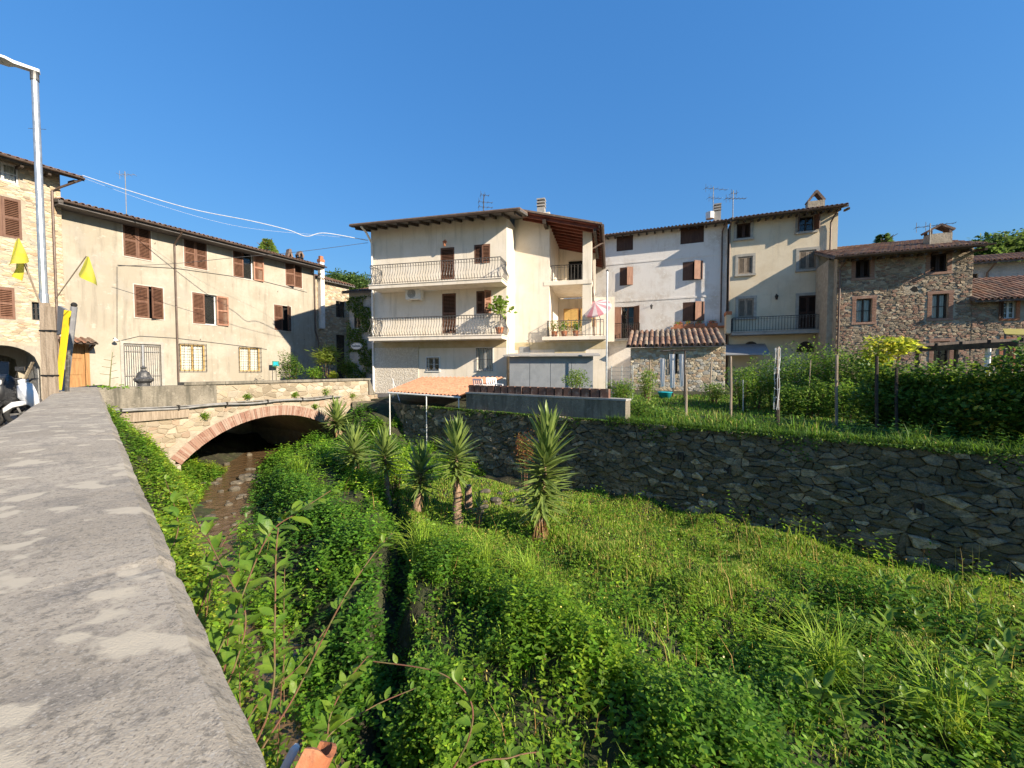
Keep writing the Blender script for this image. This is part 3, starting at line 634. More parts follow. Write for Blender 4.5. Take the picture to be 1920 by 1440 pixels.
# ---- stone house with the archway (far left)
F = FL.off(.22); b = root('stone_house', F.p(-3, -3, -1.3), 'ochre stone house with an archway and brown shutters behind the street lamp', 'house')
u1 = midu(F, 117, 450); zE = midz(F, 80, 312, .75); zt = zE+.75*.32-.125
r1 = F.rect(-34, 367, 40, 443); r2 = F.rect(-40, 537, 28, 597); r3 = F.rect(60, 567, 78, 600); r4 = F.rect(-25, 303, 35, 338)
a0, a1 = midu(F, -75, 700), midu(F, 76, 700); zsp = midz(F, 70, 690); zcr = midz(F, 0, 647); arch = (a0, a1, ZG, zcr)
m = MB(); facade(m, F, -12, u1, ZG, zt, [r1, r2, r3, r4, arch], .22, 7); m.build('wall', 'mortar', b)
n = 14; ac = (a0+a1)/2; ah = (a1-a0)/2
def arcz(u): return zsp+(zcr-zsp)*math.sqrt(max(0, 1-((u-ac)/ah)**2))
m = MB()
for i in range(n):
    p, q = a0+(a1-a0)*i/n, a0+(a1-a0)*(i+1)/n
    m.prism([F.p(p, -.002, arcz(p)), F.p(q, -.002, arcz(q)), F.p(q, -.002, zcr+.004), F.p(p, -.002, zcr+.004)], F.N*-.35)
m.build('arch_infill', 'plaster_beige', b)
stones_part(F, [(-6, u1, -1.3, zt-.05)], .21, .085, -.02, .032, .006, WARM+[(.52, .43, .29)]*4, 'facing_stones', 'stone_warm', b,
            holes=[r1, r2, r3, r4, (a0-.1, a1+.12, -2, zcr+.12)])
m = MB()                                             # passage behind the arch
for s0, s1 in ((a0-.3, a0), (a1, a1+.3)): m.fbox(F, s0, s1, -5, -.36, ZG, zcr)
m.fbox(F, a0-.3, a1+.3, -5, -.36, zcr+.006, zcr+.2); m.fbox(F, a0-.3, a1+.3, -5.2, -5.003, ZG, zcr+.2); m.build('passage', 'plaster_grey', b)
m = MB(); k = .78
for i in range(n):
    p, q = a0+(a1-a0)*i/n, a0+(a1-a0)*(i+1)/n; lo = lambda u: ZG+.5+(arcz(u)-ZG-.5)*.86 if abs(u-ac) < ah*.8 else ZG
    m.prism([F.p(p, -2, lo(p)), F.p(q, -2, lo(q)), F.p(q, -2, zcr), F.p(p, -2, zcr)], F.N*-.25)
m.build('inner_arch', 'plaster_beige', b)
for r, tn in ((r1, 1.25), (r2, 1.6)): pair(b, F, r, 0, 0, toneL=tn, toneR=tn*.92); behind(b, F, r)
win_glass(b, F, r3, 'iron_dark', 3, 2); win_glass(b, F, r4, 'white_paint', 2, 2, curtain=True)
tile_roof(b, F, -12, midu(F, 158, 330, .75), .75, zE, 5, .32, .22); gutter(b, F, -12, midu(F, 158, 330, .8), .85, zE-.02)
ug = midu(F, 96, 350); downpipe(b, F, [(midu(F, 150, 345, .6), .78, zE-.1), (ug+.15, .1, zE-.55), (ug, .08, zE-.7), (ug, .08, -1.2)])
for k in range(9):
    u = u1+.3-k*.75; m = MB(); m.bar(F.p(u, -.1, zE-.1), F.p(u, .68, zE-.2), .09, .1); m.build('rafter', 'wood_dark', b)
antenna(68, 240, 300, 19.8, 'thin dark aerial with one arm on the roof of the archway house', [(.98, .45, 0)], .2)
# ---- long beige house
F = FL; b = root('long_house', F.p(5, -3, -1.3), 'long beige plastered house with brown shutters, grilled ground floor windows and wooden door', 'house')
u1 = midu(F, 590, 560); WO = .85; zE = midz(F, 350, 434, WO); zt = zE+WO*.2-.125
S = dict(t1=(231, 423, 283, 484), t2=(345, 450, 388, 503), t3=(437, 471, 475, 522), t4=(535, 493, 566, 538), m1=(252, 537, 306, 597), m2=(361, 551, 406, 608), m3=(514, 573, 546, 620),
         g1=(338, 646, 384, 695), g2=(449, 652, 487, 696))
q = {k: F.rect(*v) for k, v in S.items()}
gd = list(F.rect(232, 645, 302, 722)); gd[2] = -1.27; wdr = list(F.rect(122, 648, 160, 722)); wdr[2] = -1.27; gd = tuple(gd); wdr = tuple(wdr)
m = MB(); facade(m, F, u1*0-.05, u1, ZG, zt, list(q.values())+[gd, wdr], .2, 7); m.build('wall', 'plaster_beige', b)
for k in ('t1', 't2', 't4', 'm1', 'm3', 't3', 'm2'): behind(b, F, q[k])
pair(b, F, q['t1'], 0, 0, toneL=1.1, toneR=1.3); pair(b, F, q['t2'], 0, 0, toneL=1.4, toneR=1.2); pair(b, F, q['t4'], 28, 0, toneL=1.5, toneR=1.25); pair(b, F, q['m1'], 0, 22, toneL=1.2, toneR=1.1); pair(b, F, q['m3'], 0, 40, toneL=1.2, toneR=.8)
for k in ('t3', 'm2'):
    a, c, d, e = q[k]; w = (c-a)/2; shutter_leaf(b, F, a+.003, d+.01, e-.01, w, 1, 0, -.02, tone=1.3); shutter_leaf(b, F, c-.003, d+.01, e-.01, w, -1, 172, .03, tone=2.6)  # swung-back leaf tinted much brighter to read as sunlit
    win_glass(b, F, (a+w, c, d, e), 'white_paint', 1, 1, .14)
for k in ('t1', 't2', 't3', 't4', 'm1', 'm2', 'm3'):
    a, c, d, e = q[k]; m = MB(); t = .045
    m.fbox(F, a-t, a, -.02, .012, d-t, e+t); m.fbox(F, c, c+t, -.02, .012, d-t, e+t); m.fbox(F, a, c, -.02, .012, e, e+t); m.fbox(F, a, c, -.02, .03, d-t, d); m.build('window_surround', 'trim_pale', b)
for k in ('g1', 'g2'): win_glass(b, F, q[k], 'frame_ochre', 1, 2, .03, True, .06); grille(b, F, (q[k][0]-.05, q[k][1]+.05, q[k][2]-.03, q[k][3]+.03), 7, 6, .10)
# grilled double door
m = MB(); m.fbox(F, gd[0], gd[1], -.15, -.13, gd[2], gd[3]); m.build('door', 'trim_pale', b)
m = MB(); n = 17
for i in range(n): u = gd[0]+.05+(gd[1]-gd[0]-.1)*i/(n-1); m.tube([F.p(u, .0, gd[2]+.05), F.p(u, .0, gd[3]-.05)], .012, 5)
for z in (gd[2]+.1, gd[2]+1.0, gd[3]-.35, gd[3]-.06): m.fbox(F, gd[0]+.03, gd[1]-.03, -.012, .012, z-.015, z+.015)
m.build('door_grille', 'pipe_grey', b)
m = MB(); uc = (gd[0]+gd[1])/2; m.fbox(F, uc-.035, uc+.035, -.02, .03, gd[2], gd[3]-.04); m.build('door_post', 'shutter_metal', b); trim(b, F, gd, .12, .05, 'stone_trim', name='door_surround')
# wooden door under a tiled hood
m = MB(); m.fbox(F, wdr[0], wdr[1], -.12, -.07, wdr[2], wdr[3]); dr = m.build('door', 'wood_door', b, label='warm brown wooden panel door')
for z0, z1 in ((.1, .38), (.44, .7), (.76, .95)):
    H = wdr[3]-wdr[2]; m = MB(); uu = (wdr[1]-wdr[0])*.16; m.fbox(F, wdr[0]+uu, wdr[1]-uu, -.068, -.045, wdr[2]+H*z0, wdr[2]+H*z1); m.build('door_panel', 'wood_door', dr)
m = MB(); m.fbox(F, wdr[1], wdr[1]+.14, -.1, .04, wdr[2], wdr[3]+.1); m.fbox(F, wdr[0]-.14, wdr[0], -.1, .04, wdr[2], wdr[3]+.1); m.fbox(F, wdr[0]-.002, wdr[1]+.002, -.1, .038, wdr[3], wdr[3]+.1); m.build('door_frame', 'wood_door', b)
hu0, hu1 = midu(F, 104, 640), midu(F, 172, 640); zh = midz(F, 140, 643); hood = tile_roof(b, F, hu0, hu1, .8, zh, .8, .3, .2, .075, .07, 'wood_dark', rowl=2); hood.name = 'door_hood'
for u in (hu0+.1, hu1-.1): m = MB(); m.bar(F.p(u, .0, zh-.3), F.p(u, .7, zh-.05), .08, .09); m.build('bracket', 'wood_dark', b)
tile_roof(b, F, -.1, u1+.25, WO, zE, 6, .2, .21); gutter(b, F, .05, u1+.3, WO+.1, zE-.03)
m = MB(); m.fbox(F, -.08, u1+.2, .002, WO-.02, zE-.20, zE-.121); m.build('soffit_board', 'soffit_grey', b)
u = midu(F, 329, 560); downpipe(b, F, [(u, WO+.06, zE-.1), (u, WO-.1, zE-.25), (u, .09, zE-.6), (u, .07, zE-.8), (u, .07, -1.2)])
u = midu(F, 589, 560); downpipe(b, F, [(u-.25, .62, zE-.1), (u-.25, .2, zE-.3), (u-.25, .08, zE-.45), (u, .07, zE-.55), (u, .07, midz(F, 589, 620)), (u+.25, .07, midz(F, 596, 640)), (u+.3, .07, -1.2)], .05)
for px in (557, 577): chimney(b, F, midu(F, px, 480), -.9, zE-.1, midz(F, px, 487, -.9), .34, .34, 'arch' if px == 557 else 'gable', 'brick')
m = MB(); u = midu(F, 602, 560); m.fbox(F, u-.16, u+.16, -.1, .2, midz(F, 602, 616), midz(F, 602, 492)); fl = m.build('flue', 'plaster_white', b); m = MB(); m.fbox(F, u-.19, u+.19, -.13, .23, midz(F, 602, 492), midz(F, 602, 487)); m.fbox(F, u-.12, u+.12, -.06, .16, midz(F, 602, 487), midz(F, 602, 481)); m.build('flue_cap', 'terracotta', fl)
for px in (262, 350, 375, 440, 570, 520, 290, 362): 
    m = MB(); uu, zz = F.uz(px, 697-(px % 3)*90-60); m.tube([F.p(uu, 0, zz), F.p(uu, .07, zz), F.p(uu, .07, zz+.06)], .012, 5); m.build('shutter_catch', 'iron_dark', b)
for pts in ([(220, 497), (328, 503), (480, 524), (575, 548)], [(219, 640), (262, 630), (330, 634), (480, 652), (500, 655)], [(219, 640), (219, 500)]):
    m = MB(); m.tube([F.p(*(lambda a: (a[0], .03, a[1]))(F.uz(*p))) for p in pts], .012, 5); m.build('wall_cable', 'cable_dark', b)
antenna(237, 322, 398, 22.2, 'tall white masted aerial on the long beige house', [(.93, .5, 4)], .1, .019, 'pipe_grey')
for px, py, z in ((212, 635, 0),):
    m = MB(); uu, zz = F.uz(px, py); m.tube([F.p(uu, 0, zz), F.p(uu, .12, zz+.05), F.p(uu, .3, zz)], .02, 6); m.lathe(F.p(uu, .3, zz-.12), [(.02, .12), (.09, .06), (.10, 0)], 8); m.build('wall_lamp', 'white_paint', b)
U1L = u1
# ---- stone house at the end of the alley, and the ivy clad one
F = FL.off(-.15); b = root('alley_stone_house', F.p(11.5, -2, -1.3), 'low rough stone house at the back of the shady alley', 'house'); ue = midu(F, 655, 600); zt = midz(F, 630, 532)
r1 = F.rect(630, 565, 647, 595); r2 = list(F.rect(631, 628, 648, 690)); r2[2] = -1.3; r2 = tuple(r2)
m = MB(); facade(m, F, U1L+.05, ue, ZG, zt, [r1, r2], .25, 5); m.build('wall', 'mortar', b)
stones_part(F, [(U1L+.3, ue, -1.3, zt)], .22, .1, -.016, .035, .008, WARM, 'facing_stones', 'stone_warm', b, holes=[r1, r2])
win_glass(b, F, r1, 'wood_dark', 2, 2); m = MB(); m.fbox(F, r2[0], r2[1], -.2, -.15, r2[2], r2[3]); m.build('door', 'wood_dark', b); tile_roof(b, F, U1L+.3, ue+.3, .35, zt+.05, 4, .3, .22)
G = Fr((ony(655, 600, 29.0).x, 29.0), (.971, -.238)); b = root('ivy_house', G.p(1.5, -2, -1.3), 'dark ivy covered house wall closing the alley', 'house'); ge = midu(G, 712, 600); zt = midz(G, 680, 548)
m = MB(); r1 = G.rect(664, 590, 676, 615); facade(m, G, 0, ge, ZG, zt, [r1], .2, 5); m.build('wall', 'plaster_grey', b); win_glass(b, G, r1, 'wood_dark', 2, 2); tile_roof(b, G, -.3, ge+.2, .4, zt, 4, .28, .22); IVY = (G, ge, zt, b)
# ---- white house in the middle
F = FM; b = root('white_balcony_house', F.p(-4, -3, -1.2), 'white three storey house with long wrought iron balconies and deep eaves', 'house')
uL = midu(F, 697, 560); zE = midz(F, 820, 409, 1.0); zt = zE+.2
Q = {k: F.rect(*v) for k, v in dict(ud=(826, 464, 852, 524), uw=(889, 458, 919, 494), ld=(829, 550, 855, 625), lw=(893, 545, 921, 588), gw=(801, 671, 823, 695), gb=(894, 653, 924, 695)).items()}
m = MB(); facade(m, F, uL, 0, ZG, zt, list(Q.values()), .2, 8.5); m.build('wall', 'plaster_main', b)
for k in ('ud', 'uw', 'ld', 'lw'): behind(b, F, Q[k])
for k in ('ud', 'ld'): a, c, d, e = Q[k]; shutter_leaf(b, F, a+.004, d, e-.01, c-a-.008, 1, 0, -.02, tone=1.1, name='shutter_door')
pair(b, F, Q['uw'], 0, 8, toneL=1.0, toneR=1.2); pair(b, F, Q['lw'], 0, 48, toneL=.95, toneR=2.0)
win_glass(b, F, Q['gw'], 'white_paint', 2, 2, .12); trim(b, F, Q['gw'], .07, .02, 'white_paint'); grille(b, F, Q['gw'], 5, 4, .04, 'iron_grey')
win_glass(b, F, Q['gb'], 'white_paint', 1, 2, .12, True); grille(b, F, Q['gb'], 8, 3, .06, 'iron_grey'); trim(b, F, Q['gb'], .05, .02, 'white_paint')
m = MB(); r = F.rect(717, 652, 785, 728); m.fbox(F, uL+.02, r[1], .001, .05, ZG, r[3]); m.build('rough_plinth', 'plaster_rough', b); m = MB(); m.fbox(F, r[1]+.01, -.02, .001, .012, r[3]-.05, midz(F, 820, 637)); m.fbox(F, uL+.01, r[1], .001, .012, r[3]+.004, midz(F, 820, 637)); m.build('painted_band', 'plaster_band', b)
pr = 1.15
for nm, yr, yf in (('u', 489, 527), ('l', 593, 629)):
    u0, u1 = midu(F, 691, 510 if nm == 'u' else 610, pr), midu(F, 953, 500 if nm == 'u' else 605, pr); balcony(b, F, u0, min(u1, .05), 0, pr, midz(F, 820, yf, pr), midz(F, 820, yr, pr), .13, .14, .2)
wall_lamp(b, F, midu(F, 838, 455), midz(F, 838, 455), 'terracotta')
# roof over the left part
FM2 = F.off(-1.7); uR = midu(F, 975, 393, 1.0); uW = midu(F, 658, 422, 1.0)
def roofpt(u, w): return F.p(u, w, zE+.06+(1.0-w)*.24)
m = MB(); m.slab([roofpt(uW, 1.0), roofpt(uR, 1.0), roofpt(uR, -5), roofpt(uW, -5)], .10); rf = m.build('roof', 'soffit_grey', b)
m = MB(); m.slab([roofpt(uW-.05, 1.06)+Vector((0, 0, .07)), roofpt(uR, 1.06)+Vector((0, 0, .07)), roofpt(uR, -5)+Vector((0, 0, .07)), roofpt(uW-.05, -5)+Vector((0, 0, .07))], .065); m.build('roof_covering', 'roof_dark', rf)
gutter(b, F, uW, uR-.05, 1.1, zE+.02, .075)
for k in range(15):
    u = uW+.25+(uR-uW-.5)*k/14; m = MB(); m.bar(roofpt(u, .95)-Vector((0, 0, .17)), roofpt(u, -.4)-Vector((0, 0, .17)), .1, .13); m.build('rafter', 'wood_dark', b)
downpipe(b, F, [(uL+.1, 1.05, zE-.05), (uL+.1, .6, zE-.2), (uL+.1, .1, zE-.6), (uL+.1, .09, zE-.8), (uL+.1, .09, -1.2)], .055, 'white_paint')
# right part: return wall, block, loggia
G = FM2; g0 = midu(G, 964, 560); g1 = midu(G, 1030, 560); g2 = midu(G, 1109, 560); g3 = midu(G, 1136, 620)
zf2 = midz(G, 1060, 526); zf1 = midz(G, 1060, 632); ztop = midz(G, 1000, 400)
gk = G.rect(1090, 652, 1102, 680)
m = MB(); m.fbox(G, .0, g1, -6.6, 0, zf1-.198, ztop); m.fbox(G, -.002, g3, -6.8, .004, ZG, zf1-.2)
m.build('wing_wall', 'plaster_main', b)
m = MB(); m.fbox(G, g1-.3, g2+.02, -4.0, .02, zf2-.22, zf2); m.build('loggia_floor', 'plaster_main', b); m = MB(); m.fbox(G, g1-.3, g3, -4.0, .5, zf1-.18, zf1); m.build('loggia_floor', 'plaster_main', b)
m = MB(); m.fbox(G, g1-.01, g2+1.2, -4.2, -4.0, zf1, zf2-.24); m.fbox(G, g1-.01, g1+1.7, -4.2, -4.0, zf2, ztop-.2); m.build('loggia_back_wall', 'plaster_main', b)
m = MB(); c0, c1 = midu(G, 1092, 560), midu(G, 1109, 560); m.fbox(G, c0, c1, -.48, -.02, zf1, zf2-.225); m.fbox(G, c0, c1, -.48, -.02, zf2, midz(G, 1100, 428)); m.build('column', 'plaster_main', b)
m = MB(); m.fbox(G, c0+.1, c1+.05, -3.95, -3.6, zf1, zf2-.225); m.fbox(G, c0+.1, c1+.05, -3.95, -3.6, zf2, midz(G, 1108, 460, -3.6)); m.build('column', 'plaster_main', b)
for k in range(2):
    m = MB(); u = g1+.35+k*1.0; m.fbox(G, u, u+.9, -3.99, -3.55, zf1+.9, zf1+2.0); cb = m.build('cupboard', 'wood_door', b); m = MB(); m.fbox(G, u+.05, u+.44, -3.549, -3.53, zf1+.95, zf1+1.95); m.fbox(G, u+.46, u+.85, -3.549, -3.53, zf1+.95, zf1+1.95); m.build('cupboard_door', 'frame_ochre', cb)
m = MB(); m.fbox(G, g1+.6, g1+1.5, -3.998, -3.95, zf2+.02, zf2+2.0); m.build('door', 'wood_brown', b)
balcony(b, G, g1+.02, c0, -.3, .06, zf2, midz(G, 1060, 497), 0, .17, sides=(0, 0), slab_on=False, rail='iron_dark')
balcony(b, G, g1-.1, g3-.05, 0, .5, zf1, midz(G, 1060, 601, .5), 0, .17, sides=(1, 1), slab_on=False)
m = MB(); rr = list(G.rect(1040, 642, 1098, 720)); m.fbox(G, rr[0], rr[1], .005, .03, ZG, rr[3]-.15); m.build('garage_door', 'plaster_band', b)
m = MB(); m.fbox(G, g0+.3, g0+.85, .005, .04, midz(G, 985, 668), midz(G, 985, 650)); m.build('vent_panel', 'shutter_metal', b)
m = MB(); m.fbox(G, g0, g3, .005, .016, midz(G, 1060, 655), zf1-.25); m.build('painted_band', 'plaster_band', b)
# roof over the right part: falls to the right, boards and rafters seen from below
VW = .95; e0 = (midu(G, 972, 393, VW), midz(G, 972, 395, VW)); e1 = (midu(G, 1126, 419, VW), midz(G, 1126, 421, VW)); DB = 8.2
def rp(t, w, dz=0): return G.p(e0[0]+(e1[0]-e0[0])*t, w, e0[1]+(e1[1]-e0[1])*t+dz)
m = MB(); m.slab([rp(0, VW), rp(1, VW), rp(1, VW-DB), rp(0, VW-DB)], .05); rf = m.build('roof', 'soffit', b)
m = MB(); m.slab([rp(-.01, VW+.04, .10), rp(1.02, VW+.04, .10), rp(1.02, VW-DB, .10), rp(-.01, VW-DB, .10)], .09); m.build('roof_covering', 'roof_dark', rf)
for k in range(15):
    w = VW-.2-k*.53; m = MB(); m.bar(rp(.02, w, -.13), rp(.995, w, -.13), .09, .15); m.build('rafter', 'soffit', b)
m = MB(); m.bar(rp(.985, VW, -.06), rp(.985, VW-DB, -.06), .05, .2); m.build('fascia', 'wood_dark', b)
Gs = Fr((rp(1, 0).x, rp(1, 0).y), (-G.n.x, -G.n.y))
m = MB(); m.tube([rp(1.025, VW, -.02), rp(1.025, VW-DB, -.02)], .075, 8); m.build('gutter', 'gutter', b)
m = MB(); m.bar(rp(.32, VW-.05, -.30), rp(.32, VW-4.5, -.30), .16, .2); m.bar(rp(.93, VW-.1, -.3), rp(.93, VW-5, -.3), .14, .18); m.build('beam', 'wood_dark', b)
m = MB(); m.tube([rp(1.02, -1.5, -.1), rp(.88, -1.0, -.7), rp(.88, -1.0, -1.0), G.p(c1+.12, -.9, zf1)], .045, 8); m.build('downpipe', 'gutter', b)
chimney(b, G, midu(G, 1015, 395, -1.5), -1.5, rp(.2, 0)[2]-.2, midz(G, 1015, 391, -1.5), .42, .42, 'stack', 'concrete')
antenna(907, 364, 396, 22.5, 'pinkish branched aerial on the white balcony house', [(.95, .3, 3), (.6, .5, 4), (.35, .5, 4)], .3, .022)
# ---- tall white house behind
F = FC.off(-.35); b = root('tall_white_house', F.p(-9, -3, -1.2), 'tall flaking white house with brown board shutters, left of the cream house', 'house')
u0, u1 = midu(F, 1090, 560), midu(F, 1362, 560); zE = midz(F, 1250, 427, .5); zt = zE+.5*.28-.125
Q = {k: F.rect(*v) for k, v in dict(t1=(1156, 442, 1187, 470), t2=(1276, 424, 1320, 456), m1=(1162, 501, 1187, 535), m2=(1280, 490, 1318, 525), l2=(1280, 566, 1321, 602)).items()}
dr = F.rect(1165, 575, 1189, 636)
m = MB(); facade(m, F, u0, u1, ZG, zt, list(Q.values())+[dr], .2, 8); m.build('wall', 'plaster_white', b)
for k in Q: behind(b, F, Q[k])
for k in ('t1', 't2'): pair(b, F, Q[k], 0, 0, True, .55, .5)
for k in ('m1', 'm2', 'l2'): pair(b, F, Q[k], 6, 30, True, .8, 1.9)  # sun on the ajar right leaf put into its lighter tint
win_glass(b, F, dr, 'wood_brown', 3, 2); a, c, d, e = dr; shutter_leaf(b, F, a, d, e, (c-a)*.6, 1, 165, .04, True, 1.9); shutter_leaf(b, F, c, d, e, (c-a)*.55, -1, 140, .04, True, 1.1)
balcony(b, F, midu(F, 1142, 620), midu(F, 1200, 620, .6), 0, .6, d, midz(F, 1170, 606, .6), 0, .12, .12, 'concrete', 'iron_dark')
for y in (486, 560):
    z = midz(F, 1250, y); m = MB(); m.fbox(F, u0+.1, u1-.05, 0, .025, z-.05, z+.05); m.build('string_course', 'plaster_white', b)
wall_lamp(b, F, midu(F, 1222, 573), midz(F, 1222, 573), 'iron_grey')
tile_roof(b, F, u0, u1+.15, .5, zE, 5, .28, .21, under='soffit_grey'); gutter(b, F, u0, u1+.1, .6, zE-.02)
for k in range(18): u = u0+.3+k*(u1-u0-.5)/17; m = MB(); m.bar(F.p(u, -.1, zE-.09), F.p(u, .45, zE-.18), .09, .1); m.build('rafter', 'wood_dark', b)
u = midu(F, 1353, 500); downpipe(b, F, [(u+.2, .55, zE-.05), (u, .1, zE-.5), (u, .08, zE-.8), (u, .08, midz(F, 1353, 605))])
chimney(b, F, midu(F, 1345, 400, -.8), -.8, zE-.1, midz(F, 1345, 398, -.8), .38, .38, 'stack', 'concrete')
m = MB(); c = F.p(midu(F, 1331, 402, -.5), -.5, midz(F, 1331, 402, -.5)); m.lathe(c, [(.02, -.3), (.24, -.28), (.25, .12), (.02, .16)], 10); m.build('vent_cowl', 'white_paint', b)
bx0, bx1 = F.rect(1258, 600, 1358, 612)[:2]; bz = midz(F, 1300, 607); 
m = MB(); m.fbox(F, bx0, bx1, .05, .42, bz-.32, bz-.22); m.build('ledge', 'terracotta', b)
antenna(1337, 350, 392, 22.5, 'grey aerial with crossed rods beside the chimney of the tall white house', [(.92, .9, 5), (.55, .5, 4)], .25, .02)
antenna(1374, 357, 406, 22.5, 'darker forked aerial on the ridge between white and cream houses', [(.72, .75, 6), (.9, .2, 2)], .1, .025)
UWALL = u1
# ---- cream house
F = FC; b = root('cream_house', F.p(-4, -3, -1.2), 'tall cream house with grey stone window frames and a railed balcony', 'house')
u0, u1 = UWALL+.12, 0; zE = midz(F, 1470, 398, .6); zt = zE+.6*.28-.125
Q = {k: F.rect(*v) for k, v in dict(t1=(1381, 419, 1407, 447), t2=(1497, 406, 1526, 434), m1=(1384, 481, 1411, 514), m2=(1498, 469, 1530, 505), l1=(1384, 560, 1413, 595), ld=(1497, 554, 1531, 617)).items()}
m = MB(); facade(m, F, u0, u1, ZG, zt, list(Q.values()), .18, 8); m.build('wall', 'plaster_cream', b)
for k in Q: behind(b, F, Q[k], .19); trim(b, F, Q[k], .15, .04, 'stone_trim', .05)
pair(b, F, Q['t1'], 0, 0, False, .4, .4); 
for k in ('m1', 'm2', 'l1'): pair(b, F, Q[k], 0, 0, mt='wood_grey')
pair(b, F, Q['ld'], 0, 0, toneL=.35, toneR=.35); a, c, d, e = Q['t2']; win_glass(b, F, Q['t2'], 'wood_dark', 2, 2, .1); shutter_leaf(b, F, c, d, e, (c-a)/2, -1, 120, .04, tone=.9); shutter_leaf(b, F, a, d, e, (c-a)/2, 1, 100, .04, tone=.5)
balcony(b, F, midu(F, 1372, 620, .9), midu(F, 1562, 615, .9), 0, .9, midz(F, 1470, 619, .9), midz(F, 1470, 592, .9), 0, .14, .2, 'concrete', 'iron_grey')
wall_lamp(b, F, midu(F, 1454, 555), midz(F, 1454, 555))
m = MB(); p0 = midu(F, 1366, 600, .9); m.fbox(F, p0-.12, p0+.12, 0, .95, midz(F, 1366, 625, .9), midz(F, 1366, 590, .9)); m.build('balcony_pier', 'plaster_cream', b); m = MB(); m.fbox(F, p0-.16, p0+.16, -.0, .99, midz(F, 1366, 590, .9), midz(F, 1366, 584, .9)); m.build('pier_cap', 'terracotta', b)
for px in (1408, 1510):
    m = MB(); rr = F.rect(px-17, 640, px+17, 660); n = 9
    m.prism([F.p(rr[0]+(rr[1]-rr[0])*(.5-.5*math.cos(math.pi*i/n)), .004, rr[2]+(rr[3]-rr[2])*math.sin(math.pi*i/n)) for i in range(n+1)], F.N*.03); m.build('arch_shade', 'wood_dark', b)  # flat dark plate, shade of the arched opening put into its colour
tile_roof(b, F, u0-.1, midu(F, 1592, 382, .6), .6, zE, 5, .28, .21); gutter(b, F, u0, midu(F, 1588, 382, .7), .7, zE-.03)
for k in range(15): u = u0+.3+k*(u1-u0)/14; m = MB(); m.bar(F.p(u, -.1, zE-.09), F.p(u, .55, zE-.2), .09, .11); m.build('rafter', 'wood_dark', b)
u = midu(F, 1556, 450); downpipe(b, F, [(u+.25, .65, zE-.08), (u+.1, .3, zE-.4), (u, .1, zE-.7), (u, .08, zE-1), (u, .08, -1)])
u = midu(F, 1367, 500); downpipe(b, F, [(u, .6, zE-.1), (u, .1, zE-.45), (u, .08, zE-.7), (u, .08, -1)])
chimney(b, F, midu(F, 1528, 385, -.6), -.6, zE-.1, midz(F, 1528, 379, -.6), .8, .5, 'arch', 'mortar')
m = MB(); m.slab([F.p(midu(F, 1358, 660, 1.6), 1.6, midz(F, 1400, 664, 1.6)), F.p(midu(F, 1445, 660, 1.6), 1.6, midz(F, 1400, 664, 1.6)), F.p(midu(F, 1445, 660, 1.6), .05, midz(F, 1400, 645, .1)), F.p(midu(F, 1358, 660, 1.6), .05, midz(F, 1400, 645, .1))], .05); m.build('porch_roof', 'shutter_metal', b)
# ---- stone house on the right and its wing
F = FT; b = root('rubble_house', F.p(2.5, -3, -1.2), 'brown rubble stone house with brick window surrounds and dark wooden windows', 'house')
u1 = midu(F, 1822, 560); zE = midz(F, 1700, 470, .7); zt = zE+.7*.34-.125
Q = {k: F.rect(*v) for k, v in dict(t1=(1604, 486, 1632, 521), t2=(1744, 475, 1776, 510), l1=(1605, 560, 1635, 604), l2=(1747, 551, 1778, 597), g2=(1750, 640, 1780, 690)).items()}
m = MB(); facade(m, F, 0, u1, ZG, zt, list(Q.values()), .24, 7); m.build('wall', 'mortar', b)
hl = [(a-.16, c+.16, d-.12, e+.14) for a, c, d, e in Q.values()]
dh = F.uz(1714, 543); hl2 = hl+[(dh[0]-.16, dh[0]+.16, dh[1]-.16, dh[1]+.2)]
stones_part(F, [(.0, u1, -1.2, zt)], .18, .088, -.016, .042, .008, MIXED, 'facing_stones', 'stone_warm', b, holes=hl2)
for r in Q.values():                                  # brick surrounds, brick by brick
    a, c, d, e = r
    for u, s in ((a-.16, 1), (c, 1)):
        nb_ = int((e-d)/.075)
        for k in range(nb_):
            m = MB(); ee = .16 if k % 2 else .13; z = d+(e-d)*k/nb_; uu = u+.16-ee if u < a else u
            if k == 0:
                m.fbox(F, 0, .16, -.03, .03, 0, .062, (.27, .15, .105)); bme = m.mesh('brick', 'brick', F.p(0, 0, 0))
            put('brick', bme, b, F.p(u, random.uniform(-.006, .006), z+.006))
    m = MB(); m.fbox(F, a-.18, c+.18, -.03, .028, e, e+.14, (.27, .16, .115)); m.build('lintel', 'brick', b); m = MB(); m.fbox(F, a-.18, c+.18, -.03, .05, d-.11, d, (.30, .18, .13)); m.build('sill', 'brick', b)
for k in ('t1', 't2'): behind(b, F, Q[k], .2); pair(b, F, Q[k], 0, 0, False, .22, .22, -.1)
for k in ('l1', 'l2', 'g2'): win_glass(b, F, Q[k], 'wood_dark', 2, 2, .14, k != 'g2')
m = MB(); m.prism([F.p(dh[0]+x, -.004, dh[1]+y) for x, y in ((-.16, .02), (-.02, .17), (.1, .12), (.16, -.08), (.02, -.14))], F.N*.008); m.build('hole_shade', 'dark_room', b)  # flat near-black plate painted in for the shade inside a hole
m = MB(); m.fbox(F, -.25, .0, -2.3, -.4, ZG, zt); m.build('side_wall', 'mortar', b)
m = MB(); m.fbox(F, -.02, .26, -.02, .02, -1, zt); 
tile_roof(b, F, -.35, midu(F, 1852, 460, .7), .7, zE, 4.5, .34, .2); gutter(b, F, -.35, u1+.3, .8, zE-.02)
for k in range(11): u = .1+k*(u1)/10; m = MB(); m.bar(F.p(u, -.1, zE-.09), F.p(u, .62, zE-.2), .1, .11); m.build('rafter', 'wood_dark', b)
